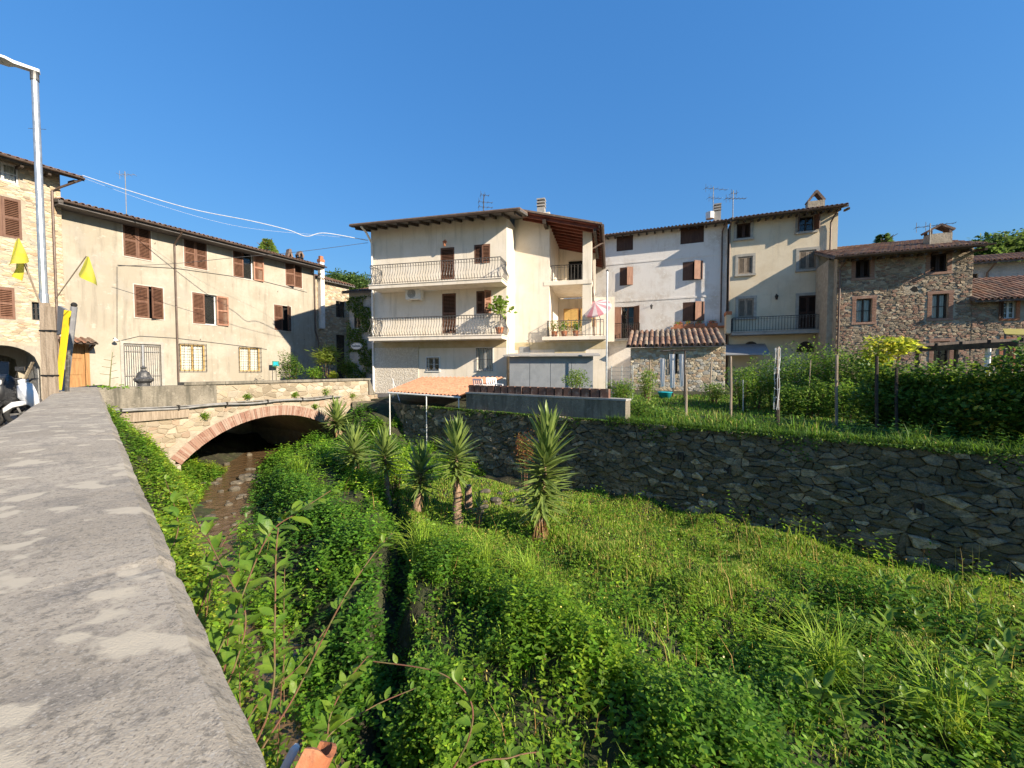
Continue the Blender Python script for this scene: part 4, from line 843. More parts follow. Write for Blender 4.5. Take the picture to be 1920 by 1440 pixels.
downpipe(b, F, [(.12, .6, zE-.1), (.1, .1, zE-.5), (.1, .09, zE-.8), (.1, .09, -1.1)])
chimney(b, F, midu(F, 1758, 445, -.9), -.9, zE-.1, midz(F, 1758, 440, -.9), .85, .5, 'gable', 'mortar')
antenna(1743, 419, 452, 17.8, 'aerial with one long level boom beside the stone chimney', [(.88, .85, 5)], -.35, .02)
Tz = midz(F, 1870, 560, .45); b = root('rubble_wing', F.p(u1+3, -3, -1.2), 'lower wing of rubble stone with tiled roof and one small white framed window', 'house')
ue = midu(F, 2060, 600); rw_ = F.rect(1880, 565, 1905, 597); rg = F.rect(1880, 638, 1900, 690)
m = MB(); facade(m, F, u1+.01, ue, ZG, Tz+.45*.42-.125, [rw_, rg], .24, 6); m.build('wall', 'mortar', b); stones_part(F, [(u1+.01, ue, -1.2, Tz-.1)], .18, .088, -.016, .042, .008, MIXED, 'facing_stones', 'stone_warm', b, holes=[(r[0]-.15, r[1]+.15, r[2]-.1, r[3]+.1) for r in (rw_, rg)])
win_glass(b, F, rw_, 'white_paint', 3, 2, .1); trim(b, F, rw_, .12, .03, 'terracotta'); win_glass(b, F, rg, 'frame_ochre', 2, 2, .1); trim(b, F, rg, .12, .03, 'terracotta'); a, c, d, e = rw_; shutter_leaf(b, F, a, d, e, (c-a)/2, 1, 150, .04, tone=.5)
tile_roof(b, F, u1-.1, ue, .45, Tz, 3.6, .42, .2)
G = FT.off(-5.2); b = root('grey_house', G.p(9, -2, -1.2), 'shaded grey plastered house rising behind the stone wing', 'house'); g0, g1 = midu(G, 1815, 510), midu(G, 2100, 510); zt = midz(G, 1870, 493)
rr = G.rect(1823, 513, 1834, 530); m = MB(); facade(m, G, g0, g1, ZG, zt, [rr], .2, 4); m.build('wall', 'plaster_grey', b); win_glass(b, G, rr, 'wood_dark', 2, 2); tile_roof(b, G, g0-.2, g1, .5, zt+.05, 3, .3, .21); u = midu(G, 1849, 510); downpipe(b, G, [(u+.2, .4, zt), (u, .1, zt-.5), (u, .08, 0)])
# ---- annex with the tiled roof
F = Fr((ony(1360, 690, 18.6).x, 18.6), (.94, -.341)); FX = F
b = root('tiled_annex', F.p(-2.4, -1, -1.2), 'low stone outbuilding with a single pitch of curved clay roof tiles', 'outbuilding'); u0 = midu(F, 1182, 690); zE = midz(F, 1270, 648, .25); rr = F.rect(1254, 664, 1270, 700)
m = MB(); facade(m, F, u0, 0, ZG, zE-.06, [rr], .2, 2.6); m.build('wall', 'mortar', b); stones_part(F, [(u0, 0, -1.2, zE-.08)], .2, .12, -.016, .035, .008, WARM+[(.42, .39, .33)]*4, 'facing_stones', 'stone_warm', b, holes=[rr]); win_glass(b, F, rr, 'wood_dark', 2, 2); grille(b, F, rr, 4, 4, .03)
dpt = 2.6; slp = .36; r0, r1 = midu(F, 1174, 648, .3), midu(F, 1362, 642, .3); m = MB(); m.slab([F.p(r0, .3, zE), F.p(r1, .3, zE), F.p(r1, .3-dpt, zE+dpt*slp), F.p(r0, .3-dpt, zE+dpt*slp)], .06); m.build('roof', 'soffit_grey', b)
tms = []
for vr in range(6):
    m = MB(); r = .105; L = .74; vs = []
    for y, q in ((0, 1), (L, .82)):
        for k in (1, .84):
            for a in range(0, 181, 30): vs.append((r*q*k*math.cos(R(a)), y, r*q*k*math.sin(R(a))))
    n = 7; fs = [(i, i+1, 2*n+i+1, 2*n+i) for i in range(6)]+[(n+i+1, n+i, 3*n+i, 3*n+i+1) for i in range(6)]+[(i, n+i, n+i+1, i+1) for i in range(6)]+[(2*n+i, 2*n+i+1, 3*n+i+1, 3*n+i) for i in range(6)]
    m.add(vs, fs, (TILEC[vr][0]*.82, TILEC[vr][1]*.95, TILEC[vr][2]*1.0)); tms.append(m.mesh('tile', 'roof_tile'))
nc = 17; rz = math.atan2(F.d.y, F.d.x)
for i in range(nc):
    for k in range(4):
        u = r0+(r1-r0)*(i+.5)/nc+random.uniform(-.012, .012); w = .38-k*.655+random.uniform(-.03, .03)
        put('tile', random.choice(tms), b, F.p(u, w, zE+(.3-w)*slp+.035), Matrix.Rotation(rz, 3, 'Z') @ Matrix.Rotation(math.atan(slp), 3, 'X'))
        if i < nc-1: put('tile', random.choice(tms), b, F.p(u+(r1-r0)/nc/2, w+.02, zE+(.3-w)*slp+.085), Matrix.Rotation(rz, 3, 'Z') @ Matrix.Rotation(math.atan(slp), 3, 'X') @ Matrix.Rotation(math.pi, 3, 'Y'))
# ---- metal shed, lean-to, terrace wall
F = Fr((ony(955, 700, 18.8).x, 18.8), (.985, -.17)); b = root('metal_shed', F.p(1.8, -.5, -1.2), 'grey sheet metal shed with a flat roof against the white house', 'shed')
L = midu(F, 1112, 700); zt = midz(F, 1030, 668); n = 4
m = MB(); m.fbox(F, 0, L, -1.6, -.03, -1.4, zt); m.build('wall', 'shutter_metal', b)
for k in range(n): m = MB(); m.fbox(F, L*k/n+.012, L*(k+1)/n-.012, -.03, .0, -1.3, zt-.04); m.build('panel', 'shutter_metal', b)
m = MB(); m.slab([F.p(-.25, .3, zt+.06), F.p(L+.3, .3, zt+.04), F.p(L+.3, -1.7, zt+.2), F.p(-.25, -1.7, zt+.22)], .06); m.build('roof', 'concrete', b)
A = [ony(728, 733, 14.6), ony(863, 742, 13.4), ony(948, 707, 17.4), ony(793, 707, 18.4)]; b = root('lean_to', ((A[0]+A[1])/2).xy.to_3d()+Vector((0, 0, -2.6)), 'lean-to roof of orange corrugated sheets on thin white posts beside the steps', 'lean-to')
m = MB(); nn = 40; vs = []
for i in range(nn+1):
    t = i/nn; p = A[0].lerp(A[1], t); q = A[3].lerp(A[2], t); e = Vector((0, 0, .03*math.cos(i*math.pi))); vs += [p+e, q+e, p+e-Vector((0, 0, .015)), q+e-Vector((0, 0, .015))]
m.add(vs, [f for i in range(nn) for f in ((4*i, 4*i+4, 4*i+5, 4*i+1), (4*i+2, 4*i+3, 4*i+7, 4*i+6), (4*i, 4*i+2, 4*i+6, 4*i+4))]); m.build('roof', 'corrugated', b)
for t in (.02, .55, .98): p = A[0].lerp(A[1], t); m = MB(); m.tube([(p.x, p.y, float(ground_z(p.x, p.y))-.1), (p.x, p.y, p.z-.03)], .02, 8); m.build('post', 'white_paint', b)
m = MB(); m.tube([A[0]-Vector((0, 0, .06)), A[1]-Vector((0, 0, .06))], .03, 6); m.tube([A[3]-Vector((0, 0, .06)), A[2]-Vector((0, 0, .06))], .03, 6); m.build('beam', 'white_paint', b)
b = root('terrace_wall', FW2.p(-2, -.2, ZT), 'low grey concrete terrace wall topped by a row of brown brick piers', 'wall')
t0 = midu(FW2, 872, 760); m = MB(); m.fbox(FW2, t0, .0, -.35, -.05, ZT-.05, -.78); m.fbox(FW, .0, .75, -.35, -.052, ZT-.05, -.782); m.build('wall', 'concrete_wall', b)
m = MB(); m.fbox(FW2, t0-.02, .0, -.37, -.03, -.778, -.73); m.fbox(FW, .002, .77, -.37, -.032, -.777, -.731); m.build('coping', 'concrete', b)
m = MB(); m.fbox(FW2, -.11, .11, -.27, -.13, -.73, -.50, (.16, .085, .06)); pm = m.mesh('picket', 'brick', FW2.p(0, -.2, -.73))
for k in range(18): u = t0+.15+k*(-t0)/17; put('picket', pm, b, FW2.p(u, -.2+random.uniform(-.01, .01), -.73), (0, 0, random.uniform(-.04, .04)))
# ---- stone steps from the bridge end down to the bank
b = root('stone_steps', (-5.2, 16.3, -2.9), 'worn stone steps with a thin white handrail going down from the bridge end', 'steps'); F3 = Fr((-6.0, 17.35), (.42, -.91))
for k in range(8):
    m = MB(); u = k*.42; z = -1.35-k*.19; m.fbox(F3, u+.004, u+.47, -.85+.1*random.random(), .9, z-.5, z); m.build('step', 'rock', b)
m = MB(); pa = [F3.p(-.1, -.8, -.4), F3.p(3.4, -.8, -1.95)]; m.tube(pa, .018, 6)
for t in (.05, .5, .97): p = pa[0].lerp(pa[1], t); m.tube([p, p-Vector((0, 0, 1.0))], .016, 6)
m.build('handrail', 'white_paint', b)
# ================================================================== STREET THINGS
# ---- street lamp behind the parapet
def rz_on(u, w): p = FP.p(u, w, 0); return p
lp = ony(84, 600, 7.0); lb = root('street_lamp', (lp.x, lp.y, -1.27), 'tall galvanised street lamp with a flat head beside the parapet', 'street lamp')
tp = ony(76, 138, 7.0); m = MB(); m.tube([(lp.x, lp.y, -1.27), (lp.x, lp.y, 1.3), (lp.x, lp.y, 1.32), (lp.x, lp.y, tp.z)], [.068, .062, .054, .045], 12); m.build('pole', 'galvanised', lb)
m = MB(); m.tube([(lp.x, lp.y, tp.z-.12), (lp.x, lp.y, tp.z+.02)], .055, 12); m.build('collar', 'iron_grey', lb)
hd = Vector((-.75, -.66, .02)).normalized(); sd_ = Vector((-hd.y, hd.x, 0)).normalized(); up = Vector((0, 0, 1)); c0 = Vector((lp.x, lp.y, tp.z+.03))-hd*.06
m = MB(); sec = [(0, .05, .05), (.28, .06, .055), (.36, .13, .05), (.9, .14, .035), (.96, .11, .02)]; vs = []
for t, w, h in sec: p = c0+hd*t; vs += [p-sd_*w, p+sd_*w, p+sd_*w*.8+up*h, p-sd_*w*.8+up*h]
fs = [(4*i+k, 4*i+(k+1) % 4, 4*i+4+(k+1) % 4, 4*i+4+k) for i in range(4) for k in range(4)]+[(0, 1, 2, 3), (19, 18, 17, 16)]; m.add(vs, fs); hm = m.build('lamp_head', 'white_paint', lb)
m = MB(); m.obox(c0+hd*.63-up*.006, hd*.22, sd_*.1, up*.004); m.build('lamp_glass', 'lamp_glass', hm)
# ---- wooden post of two boards, flags, sign seen from the edge
wp = ony(92, 660, 6.75); m_top = ony(92, 568, 6.75).z
wb = root('wooden_post', (wp.x, wp.y, -1.27), 'weathered post of two grey boards strapped to the street lamp', 'post')
for i, dx in enumerate((-.05, .05)): m = MB(); m.obox((wp.x+dx, wp.y, (m_top-.06*i-1.27)/2), Vector((.047, .01, 0)), Vector((-.006, .035, 0)), Vector((.012*(1-2*i), 0, (m_top-.06*i+1.27)/2))); m.build('board', 'wood_grey', wb)
for z in (-.1, .65): m = MB(); m.obox((wp.x, wp.y, z), Vector((.105, .0, 0)), Vector((0, .047, 0)), Vector((0, 0, .014))); m.build('strap', 'iron_dark', wb)
def flag(px0, py0, px1, py1, Yd, pts, label):
    a = ony(px0, py0, Yd); bq = ony(px1, py1, Yd-.25); rt = root('flag', a, label, 'flag', 'small yellow flags on the post')
    m = MB(); m.tube([a, bq], .008, 6); m.build('flag_pole', 'wood_grey', rt)
    m = MB(); P = [ony(x, y, Yd-.25) for x, y in pts]; n = 7; vs = []
    for i in range(n+1):
        for j in range(n+1):
            s, t = i/n, j/n; p = P[0].lerp(P[1], s).lerp(P[3].lerp(P[2], s), t); vs.append(p+Vector((0, .045*math.sin(s*7+t*2)*t, 0)))
    m.add(vs, [(i*(n+1)+j, (i+1)*(n+1)+j, (i+1)*(n+1)+j+1, i*(n+1)+j+1) for i in range(n) for j in range(n)]); m.smooth = True; m.build('flag_cloth', 'flag', rt)
flag(76, 570, 31, 447, 6.75, [(31, 448), (36, 447), (52, 490), (10, 500)], 'yellow triangular flag, left and upper one of the pair')
flag(74, 568, 44, 492, 6.9, [(33, 478), (46, 490), (38, 528), (22, 514)], 'drooping yellow flag hanging below its neighbour')
flag(103, 562, 162, 480, 6.75, [(164, 480), (167, 482), (180, 536), (142, 513)], 'single yellow flag leaning towards the long beige house')
sg = ony(115, 660, 7.6); sb = root('road_sign', (sg.x, sg.y, -1.27), 'yellow edged road sign seen edge-on, leaning beside the parapet', 'sign')
a = ony(109, 730, 7.3); c = ony(127, 582, 7.3); m = MB(); dv = (c-a); m.bar(a, c, .10, .03, Vector((0, -1, 0))); m.build('sign_edge', 'yellow_paint', sb)
a2 = ony(114, 625, 7.35); m = MB(); m.prism([ony(108, 573, 7.6), ony(122, 580, 7.35), ony(120, 622, 7.35), ony(106, 628, 7.6)], Vector((.02, .03, 0))); m.build('sign_plate', 'grey_paint', sb)
m = MB(); m.tube([(a.x, a.y+.09, -1.27), a+dv*.5+Vector((0, .09, 0))], .03, 8); m.build('post', 'iron_grey', sb)
a = ony(120, 735, 7.9); c = ony(139, 575, 7.9); b = root('leaning_post', (a.x, a.y, -1.27), 'grey leaning post with a ball finial next to the yellow sign', 'post')
m = MB(); m.tube([a-(c-a)*.75, a, c], [.06, .058, .05], 10); m.build('shaft', 'grey_paint', b); m = MB(); m.lathe(c-Vector((0, 0, .01)), [(.02, 0), (.045, .02), (.05, .05), (.03, .085), (.005, .095)], 10); m.build('finial', 'iron_dark', b)
# ---- scooters
def scooter(loc, rz, paint, label, cover=False):
    rt = root('motor_scooter', loc, label, 'scooter', 'scooters parked behind the parapet'); Rm = Matrix.Translation(loc) @ Matrix.Rotation(rz, 4, 'Z')
    T = lambda x, y, z: Rm @ Vector((x, y, z))        # x forward
    for x in (.62, -.62):
        m = MB(); n = 18; vs = []
        for k in range(n):
            a = 2*math.pi*k/n
            for r, y in ((.17, -.05), (.24, -.05), (.255, 0), (.24, .05), (.17, .05)): vs.append(T(x+r*math.cos(a), y, .255+r*math.sin(a)))
        m.add(vs, [(k*5+j, k*5+(j+1) % 5, ((k+1) % n)*5+(j+1) % 5, ((k+1) % n)*5+j) for k in range(n) for j in range(5)]); m.smooth = True; wh = m.build('wheel', 'rubber', rt)
        m = MB()
        for k in range(5): a = 2*math.pi*k/5; m.bar(T(x, 0, .255), T(x+.17*math.cos(a), 0, .255+.17*math.sin(a)), .05, .035)
        m.build('rim', 'iron_grey', wh)
    def shell(name, mt, secs):                        # (x, half width, z low, z high) sections, rounded
        m = MB(); vs = []; n = 10
        for x, w, z0, z1 in secs:
            for k in range(n): a = 2*math.pi*k/n; ca, sa = math.cos(a), math.sin(a); vs.append(T(x, w*math.copysign(abs(ca)**.7, ca), (z0+z1)/2+(z1-z0)/2*math.copysign(abs(sa)**.7, sa)))
        N = len(secs); m.add(vs, [(i*n+k, i*n+(k+1) % n, (i+1)*n+(k+1) % n, (i+1)*n+k) for i in range(N-1) for k in range(n)]+[tuple(range(n)), tuple(range(N*n-1, (N-1)*n-1, -1))]); m.smooth = True; return m.build(name, mt, rt)
    shell('body', paint, [(-.95, .06, .62, .72), (-.8, .16, .5, .76), (-.5, .2, .36, .76), (-.2, .18, .28, .68), (0, .14, .24, .34), (.25, .14, .24, .34), (.38, .17, .26, .5)])
    shell('leg_shield', paint, [(.36, .16, .3, .7), (.44, .22, .35, .95), (.56, .18, .5, 1.02), (.66, .08, .62, .9)])
    shell('mudguard', paint, [(.4, .06, .42, .5), (.55, .1, .45, .56), (.75, .1, .4, .53), (.88, .05, .28, .4)])
    shell('seat', 'black_plastic', [(-.92, .08, .76, .82), (-.75, .15, .74, .88), (-.35, .15, .72, .84), (-.08, .1, .7, .78)])
    m = MB(); m.tube([T(.42, -.34, 1.06), T(.46, -.15, 1.05), T(.47, 0, 1.0), T(.46, .15, 1.05), T(.42, .34, 1.06)], .02, 8); m.build('handlebar', 'black_plastic', rt)
    shell('headlight', 'lamp_glass', [(.5, .1, .92, 1.06), (.6, .1, .9, 1.05), (.65, .07, .92, 1.03)]); shell('tail_light', 'tail_red', [(-1.0, .08, .66, .72), (-.93, .1, .64, .74)])
    for s in (-1, 1): m = MB(); m.tube([T(.44, s*.24, 1.07), T(.46, s*.3, 1.25)], .008, 5); m.obox(T(.46, s*.32, 1.29), Rm.to_3x3() @ Vector((.012, 0, 0)), Rm.to_3x3() @ Vector((0, .065, 0)), Vector((0, 0, .045))); m.build('mirror', 'black_plastic', rt)
    m = MB(); vs = [T(.56, -.18, .98), T(.56, .18, .98), T(.4, .15, 1.45), T(.4, -.15, 1.45)]; m.prism(vs, Rm.to_3x3() @ Vector((.006, 0, 0))); m.build('windscreen', 'glass', rt)
    if cover: shell('rain_cover', 'black_cover', [(-.4, .22, .5, .8), (-.1, .28, .35, .98), (.2, .3, .3, 1.1), (.45, .3, .4, 1.18), (.6, .2, .5, 1.0)])
    for s in (-1, 1): m = MB(); m.tube([T(-.1, s*.06, .26), T(-.16, s*.17, .0)], .012, 6); m.build('stand', 'iron_dark', rt)
p = ony(20, 760, 9.4); scooter(Vector((p.x, p.y, -1.268)), R(-58), 'black_plastic', 'black motor scooter with a rain cover over its front, behind the parapet', True)
p = ony(112, 740, 9.7); scooter(Vector((p.x, p.y, -1.268)), R(-118), 'scooter_white', 'white motor scooter with black seat, mostly hidden by the wooden post')
# ---- cast iron post top beside the grilled door
p = ony(270, 722, 13.2); m = MB(); m.lathe((p.x, p.y, -1.27), [(.24, 0), (.24, .2), (.17, .26), (.16, .82), (.25, .9), (.26, .97), (.19, 1.03), (.15, 1.17), (.07, 1.23), (.05, 1.29), (.08, 1.33), (.02, 1.4)], 16); m.smooth = False; m.build('iron_fountain', 'iron_grey', label='grey cast iron fountain post in front of the grilled door', cat='fountain')
# ---- overhead cables
def cable(pts, r, mt, label):
    P = [ony(x, y, Yd) for x, y, Yd in pts]; out = []
    for i in range(len(P)-1):
        p0 = P[max(0, i-1)]; p1 = P[i]; p2 = P[i+1]; p3 = P[min(len(P)-1, i+2)]
        for k in range(8): t = k/8; out.append(.5*((2*p1)+(p2-p0)*t+(2*p0-5*p1+4*p2-p3)*t*t+(3*p1-p0-3*p2+p3)*t**3))
    m = MB(); m.tube(out+[P[-1]], r, 6); m.build('overhead_cable', mt, label=label, cat='cable', group='cables strung between the houses')
cable([(155, 329, 18.24), (240, 357, 18.44), (360, 392, 18.99), (470, 414, 19.44), (540, 431, 19.98), (575, 443, 20.25), (610, 437, 20.60), (690, 451, 21.42)], .017, 'cable_white', 'thick white cable with a dip, from the archway house to the white balcony house')
cable([(160, 335, 18.20), (300, 385, 19.02), (450, 425, 20.17), (600, 441, 21.39), (690, 449, 21.51)], .005, 'cable_white', 'thin pale cable running below the thick white cable')
cable([(222, 499, 18.48), (330, 494, 19.17), (440, 483, 19.76), (560, 472, 20.43), (690, 455, 21.33)], .011, 'cable_dark', 'dark thin cable rising from the long beige house wall to the white balcony house')
# ---- things on and around the houses
F = FM; b = root('air_conditioner', F.p(*(lambda q: (q[0], .2, q[1]))(F.uz(783, 563))), 'white air conditioner box on the wall below the upper balcony', 'air conditioner'); r = F.rect(768, 544, 796, 563)
m = MB(); m.fbox(F, r[0], r[1], .12, .45, r[2], r[3]); m.build('case', 'plastic_white', b)
m = MB(); cu = r[0]+(r[1]-r[0])*.4; cz = (r[2]+r[3])/2
for k in range(6): rr = .04+k*.035; m.tube([F.p(cu+rr*math.cos(a), .46, cz+rr*math.sin(a)) for a in np.linspace(0, 2*math.pi, 17)], .006, 4)
m.build('fan_grille', 'iron_grey', b)
for u in (r[0]+.1, r[1]-.1): m = MB(); m.fbox(F, u-.02, u+.02, 0, .45, r[2]-.05, r[2]-.002); m.build('bracket', 'plastic_white', b)
m = MB(); m.tube([F.p(r[1], .2, r[3]-.1), F.p(r[1]+.2, .05, r[3]-.08), F.p(r[1]+1.2, .05, r[3]-.03)], .025, 6); m.build('hose', 'plastic_white', b)
# striped parasol on the lower loggia
G = FM2; pc = G.p(midu(G, 1126, 590, -.3), -.3, zf1); b = root('parasol', pc, 'tilted pink and white striped parasol on the loggia balcony', 'parasol')
tc = ony(1112, 567, pc.y+.1); ax = (tc-ony(1103, 600, pc.y+.1)); nrm = Vector((-.35, -.55, .75)).normalized(); e1 = nrm.cross(Vector((0, 0, 1))).normalized(); e2 = nrm.cross(e1); cc = ony(1118, 577, pc.y)
for k in range(16):
    m = MB(); a0, a1 = 2*math.pi*k/16, 2*math.pi*(k+1)/16; rim = lambda a, rr, h: cc+(e1*math.cos(a)+e2*math.sin(a))*rr+nrm*h
    m.add([cc+nrm*.3, rim(a0, .36, .16), rim(a1, .36, .16), rim(a0, .75, 0), rim(a1, .75, 0), rim(a0, .77, -.08), rim(a1, .77, -.08)], [(0, 1, 2), (1, 3, 4, 2), (3, 5, 6, 4)]); m.build('canopy_panel', 'parasol_pink' if k % 2 else 'parasol_white', b)
m = MB(); m.tube([pc, pc+Vector((0, 0, .9)), cc+nrm*.3], .02, 7); m.build('pole', 'iron_grey', b)
# oval sign in the alley
p = ony(668, 649, 26.5); b = root('oval_sign', p-Vector((0, 0, .3)), 'white oval hanging sign with dark lettering in the shady alley', 'sign'); m = MB(); n = 20
dv = Vector((.95, -.3, 0)).normalized(); m.prism([p+dv*.45*math.cos(2*math.pi*k/n)+Vector((0, 0, .24*math.sin(2*math.pi*k/n))) for k in range(n)], Vector((.01, .04, 0))); m.build('board', 'plastic_white', b)
m = MB(); nn = Vector((dv.y, -dv.x, 0)); nn = nn if nn.y < 0 else -nn; m.tube([p+nn*.01+dv*.42*math.cos(2*math.pi*k/24)+Vector((0, 0, .215*math.sin(2*math.pi*k/24))) for k in range(25)], .012, 4)
x = -.32
for ch in range(8):                                  # a handwritten looking word
    q = p+nn*.012+dv*x; h = (.10, .05, .05, .11, .05, .05, .09, .05)[ch]; m.tube([q+Vector((0, 0, -.05)), q+dv*.02+Vector((0, 0, h)), q+dv*.05+Vector((0, 0, h*.4)), q+dv*.06+Vector((0, 0, -.05)), q+dv*.085+Vector((0, 0, -.04))], .008, 4); x += .083
m.build('lettering', 'cable_dark', b); m = MB(); m.tube([p+Vector((0, 0, .24)), p+Vector((0, 0, .34)), p+Vector((0, 1.2, .36))], .015, 5); m.build('bracket', 'iron_dark', b)
p = ony(517, 682, 18.8); b = root('menu_board', p, 'small green board fixed by the potted plants', 'sign'); q = FL.uz(517, 682, .5); m = MB(); m.fbox(FL, q[0]-.22, q[0]+.22, .5, .53, q[1]-.17, q[1]+.17); m.build('board', 'sign_green', b); m = MB(); m.fbox(FL, q[0]-.17, q[0]+.17, .53, .535, q[1]-.12, q[1]+.12); m.build('paper', 'turquoise', b); m = MB(); m.tube([FL.p(q[0], .515, -1.27), FL.p(q[0], .515, q[1]-.17)], .02, 6); m.build('post', 'iron_dark', b)
# plastic chairs on the terrace
def chair(loc, rz, label):
    rt = root('plastic_chair', loc, label, 'chair', 'white plastic chairs by the lean-to'); Rm = Matrix.Translation(loc) @ Matrix.Rotation(rz, 4, 'Z'); T = lambda *v: Rm @ Vector(v)
    m = MB(); m.prism([T(-.22, -.2, .42), T(.22, -.2, .42), T(.2, .2, .4), T(-.2, .2, .4)], Vector((0, 0, .025))); m.build('seat', 'plastic_white', rt)
    m = MB(); m.bar(T(-.2, .2, .42), T(-.21, .3, .85), .05, .03); m.bar(T(.2, .2, .42), T(.21, .3, .85), .05, .03)
    for x in (-.1, 0, .1): m.bar(T(x, .21, .44), T(x, .29, .82), .05, .02)
    m.bar(T(-.22, .3, .84), T(.22, .3, .84), .03, .07); m.build('backrest', 'plastic_white', rt)
    for x in (-.2, .2):
        for y in (-.18, .19): m = MB(); m.bar(T(x*1.15, y*1.2, 0), T(x, y, .43), .04, .04); m.build('leg', 'plastic_white', rt)
        m = MB(); m.tube([T(x*1.1, -.2, .42), T(x*1.15, -.2, .62), T(x*1.1, .24, .64)], .02, 6); m.build('armrest', 'plastic_white', rt)
def at_ground(px, py, Yd): p = ony(px, py, Yd); return Vector((p.x, p.y, float(ground_z(p.x, p.y))))
for px, Yd, rz, lb in ((905, 15.0, 2.5, 'white plastic armchair turned towards the lean-to roof'), (928, 15.4, .6, 'white plastic armchair next to the metal shed corner')): chair(at_ground(px, 725, Yd), rz, lb)
# tall pole, washing line, basin
p = at_ground(1137, 730, 17.2); t = ony(1135, 509, 17.2); b = root('tall_pole', p, 'tall thin grey pole standing in front of the loggia', 'pole'); m = MB(); m.tube([p-Vector((0, 0, .2)), (p.x, p.y, t.z)], .04, 8); m.build('shaft', 'galvanised', b); m = MB(); m.lathe((p.x, p.y, t.z), [(.05, 0), (.06, .04), (.02, .08)], 8); m.build('cap', 'iron_grey', b)
Yc = 16.2; pa, pb = at_ground(1262, 738, Yc), at_ground(1283, 742, Yc-.6); zt = ony(1265, 658, Yc).z; b = root('washing_line', pa, 'rusty washing line frame in front of the tiled outbuilding', 'washing line')
for q in (pa, pb): m = MB(); m.tube([q-Vector((0, 0, .15)), (q.x, q.y, zt)], .03, 7); m.build('post', 'wood_dark', b)
qa, qb = ony(1240, 660, Yc+.5), ony(1294, 658, Yc-.7)
for q in (pa, pb): m = MB(); m.tube([(q.x-.5, q.y+.15, zt), (q.x+.35, q.y-.12, zt)], .022, 6); m.build('cross_arm', 'wood_dark', b)
for k in range(3): m = MB(); dx = -.4+.35*k; m.tube([(pa.x+dx, pa.y+.1, zt+.02), (pb.x+dx, pb.y, zt+.02)], .006, 4); m.build('line', 'cable_white', b)
for px0, px1, y0, y1, lb in ((1237, 1247, 672, 724, 'pale lilac sheet, nearest to the garden stake on the washing line'), (1255, 1266, 664, 726, 'long white sheet hanging in the middle of the washing line'), (1273, 1283, 664, 724, 'cream towel pegged beside the right hand line post')):
    A = [ony(px0, y0, Yc-.2), ony(px1, y0, Yc-.3), ony(px1-1, y1, Yc-.3), ony(px0+2, y1+2, Yc-.2)]; m = MB(); n = 10; vs = []
    for i in range(n+1):
        for j in range(n+1): s, t_ = i/n, j/n; q = A[0].lerp(A[1], s).lerp(A[3].lerp(A[2], s), t_); vs.append(q+Vector((0, .018*math.sin(s*9+t_)*(.4+.6*t_), 0)))
    m.add(vs, [(i*(n+1)+j, (i+1)*(n+1)+j, (i+1)*(n+1)+j+1, i*(n+1)+j+1) for i in range(n) for j in range(n)]); m.smooth = True; m.build('hanging_sheet', 'sheet', label=lb, cat='laundry', group='washing hung out to dry')
p = at_ground(1247, 735, 16.0); m = MB(); m.lathe(p, [(.02, .02), (.19, .0), (.27, .24), (.29, .25), (.29, .27), (.25, .26), (.18, .04), (.02, .04)], 18); m.smooth = True; m.build('basin', 'turquoise', label='turquoise plastic basin under the washing', cat='basin')
# garden stakes: (px, top, bottom, depth, radius, label)
def stake(px, y0, y1, Yd, r, lb, mt='wood_grey', lean=0, name='garden_stake', snap=True):
    a = ony(px, y1, Yd); g = float(ground_z(a.x, a.y)); t = ony(px+lean, y0, Yd); m = MB(); z0 = g-.12 if snap else a.z
    m.tube([(a.x, a.y, z0), ((a.x+t.x)/2+random.uniform(-.012, .012), a.y, (z0+t.z)/2), (t.x, t.y, t.z)], [r, r*.96, r*.85], 7); return m.build(name, mt, label=lb, cat='stake', group='wooden stakes in the garden')
stake(1286, 702, 800, 10.1, .033, 'greenish stake at the wall edge below the washing line'); stake(1370, 668, 785, 10.8, .033, 'pale straight stake left of the leafy vegetable rows'); stake(1457, 700, 812, 9.3, .05, 'dark burnt looking stake under the white netting', 'wood_dark')
stake(1569, 665, 795, 9.4, .033, 'tall pale stake in the middle of the vegetable rows'); stake(1644, 668, 835, 8.6, .033, 'brown stake under the yellow green vine', 'wood_dark'); stake(1219, 675, 735, 15, .033, 'stake beside the bush next to the outbuilding'); stake(1393, 712, 768, 12.2, .022, 'thin metal stake near the vegetable rows', 'galvanised'); stake(1331, 676, 735, 16.5, .035, 'short pale stake leaning on the outbuilding wall', lean=3)
stake(1513, 675, 740, 11, .015, 'thin slanting cane among the vegetables', lean=7); stake(1681, 690, 840, 8.4, .03, 'thin dark stake standing inside the hedge', 'wood_dark')
# white net hanging on the dark stake
p = ony(1457, 700, 9.3); b = root('white_net', ony(1457, 760, 9.3), 'bundle of white netting and bottles hung on the dark stake', 'netting'); m = MB()
for k in range(6):
    a = 2*math.pi*k/6; m.tube([(p.x+.055*math.cos(a)*(.6+.5*math.sin(z*9+k)), p.y+.07*math.sin(a), z) for z in np.linspace(ony(1457, 768, 9.3).z, ony(1457, 652, 9.3).z, 12)], .005, 4)
for z in np.linspace(ony(1457, 765, 9.3).z, ony(1457, 655, 9.3).z, 7): m.tube([(p.x+.06*math.cos(a), p.y+.06*math.sin(a), z+.03*math.sin(a*2+z*9)) for a in np.linspace(0, 2*math.pi, 9)], .004, 4)
m.build('net', 'plastic_white', b); m = MB(); m.tube([(p.x, p.y, ony(0, 702, 9.3).z), (p.x+.01, p.y, ony(0, 650, 9.3).z)], .03, 7); m.build('pole', 'wood_grey', b)
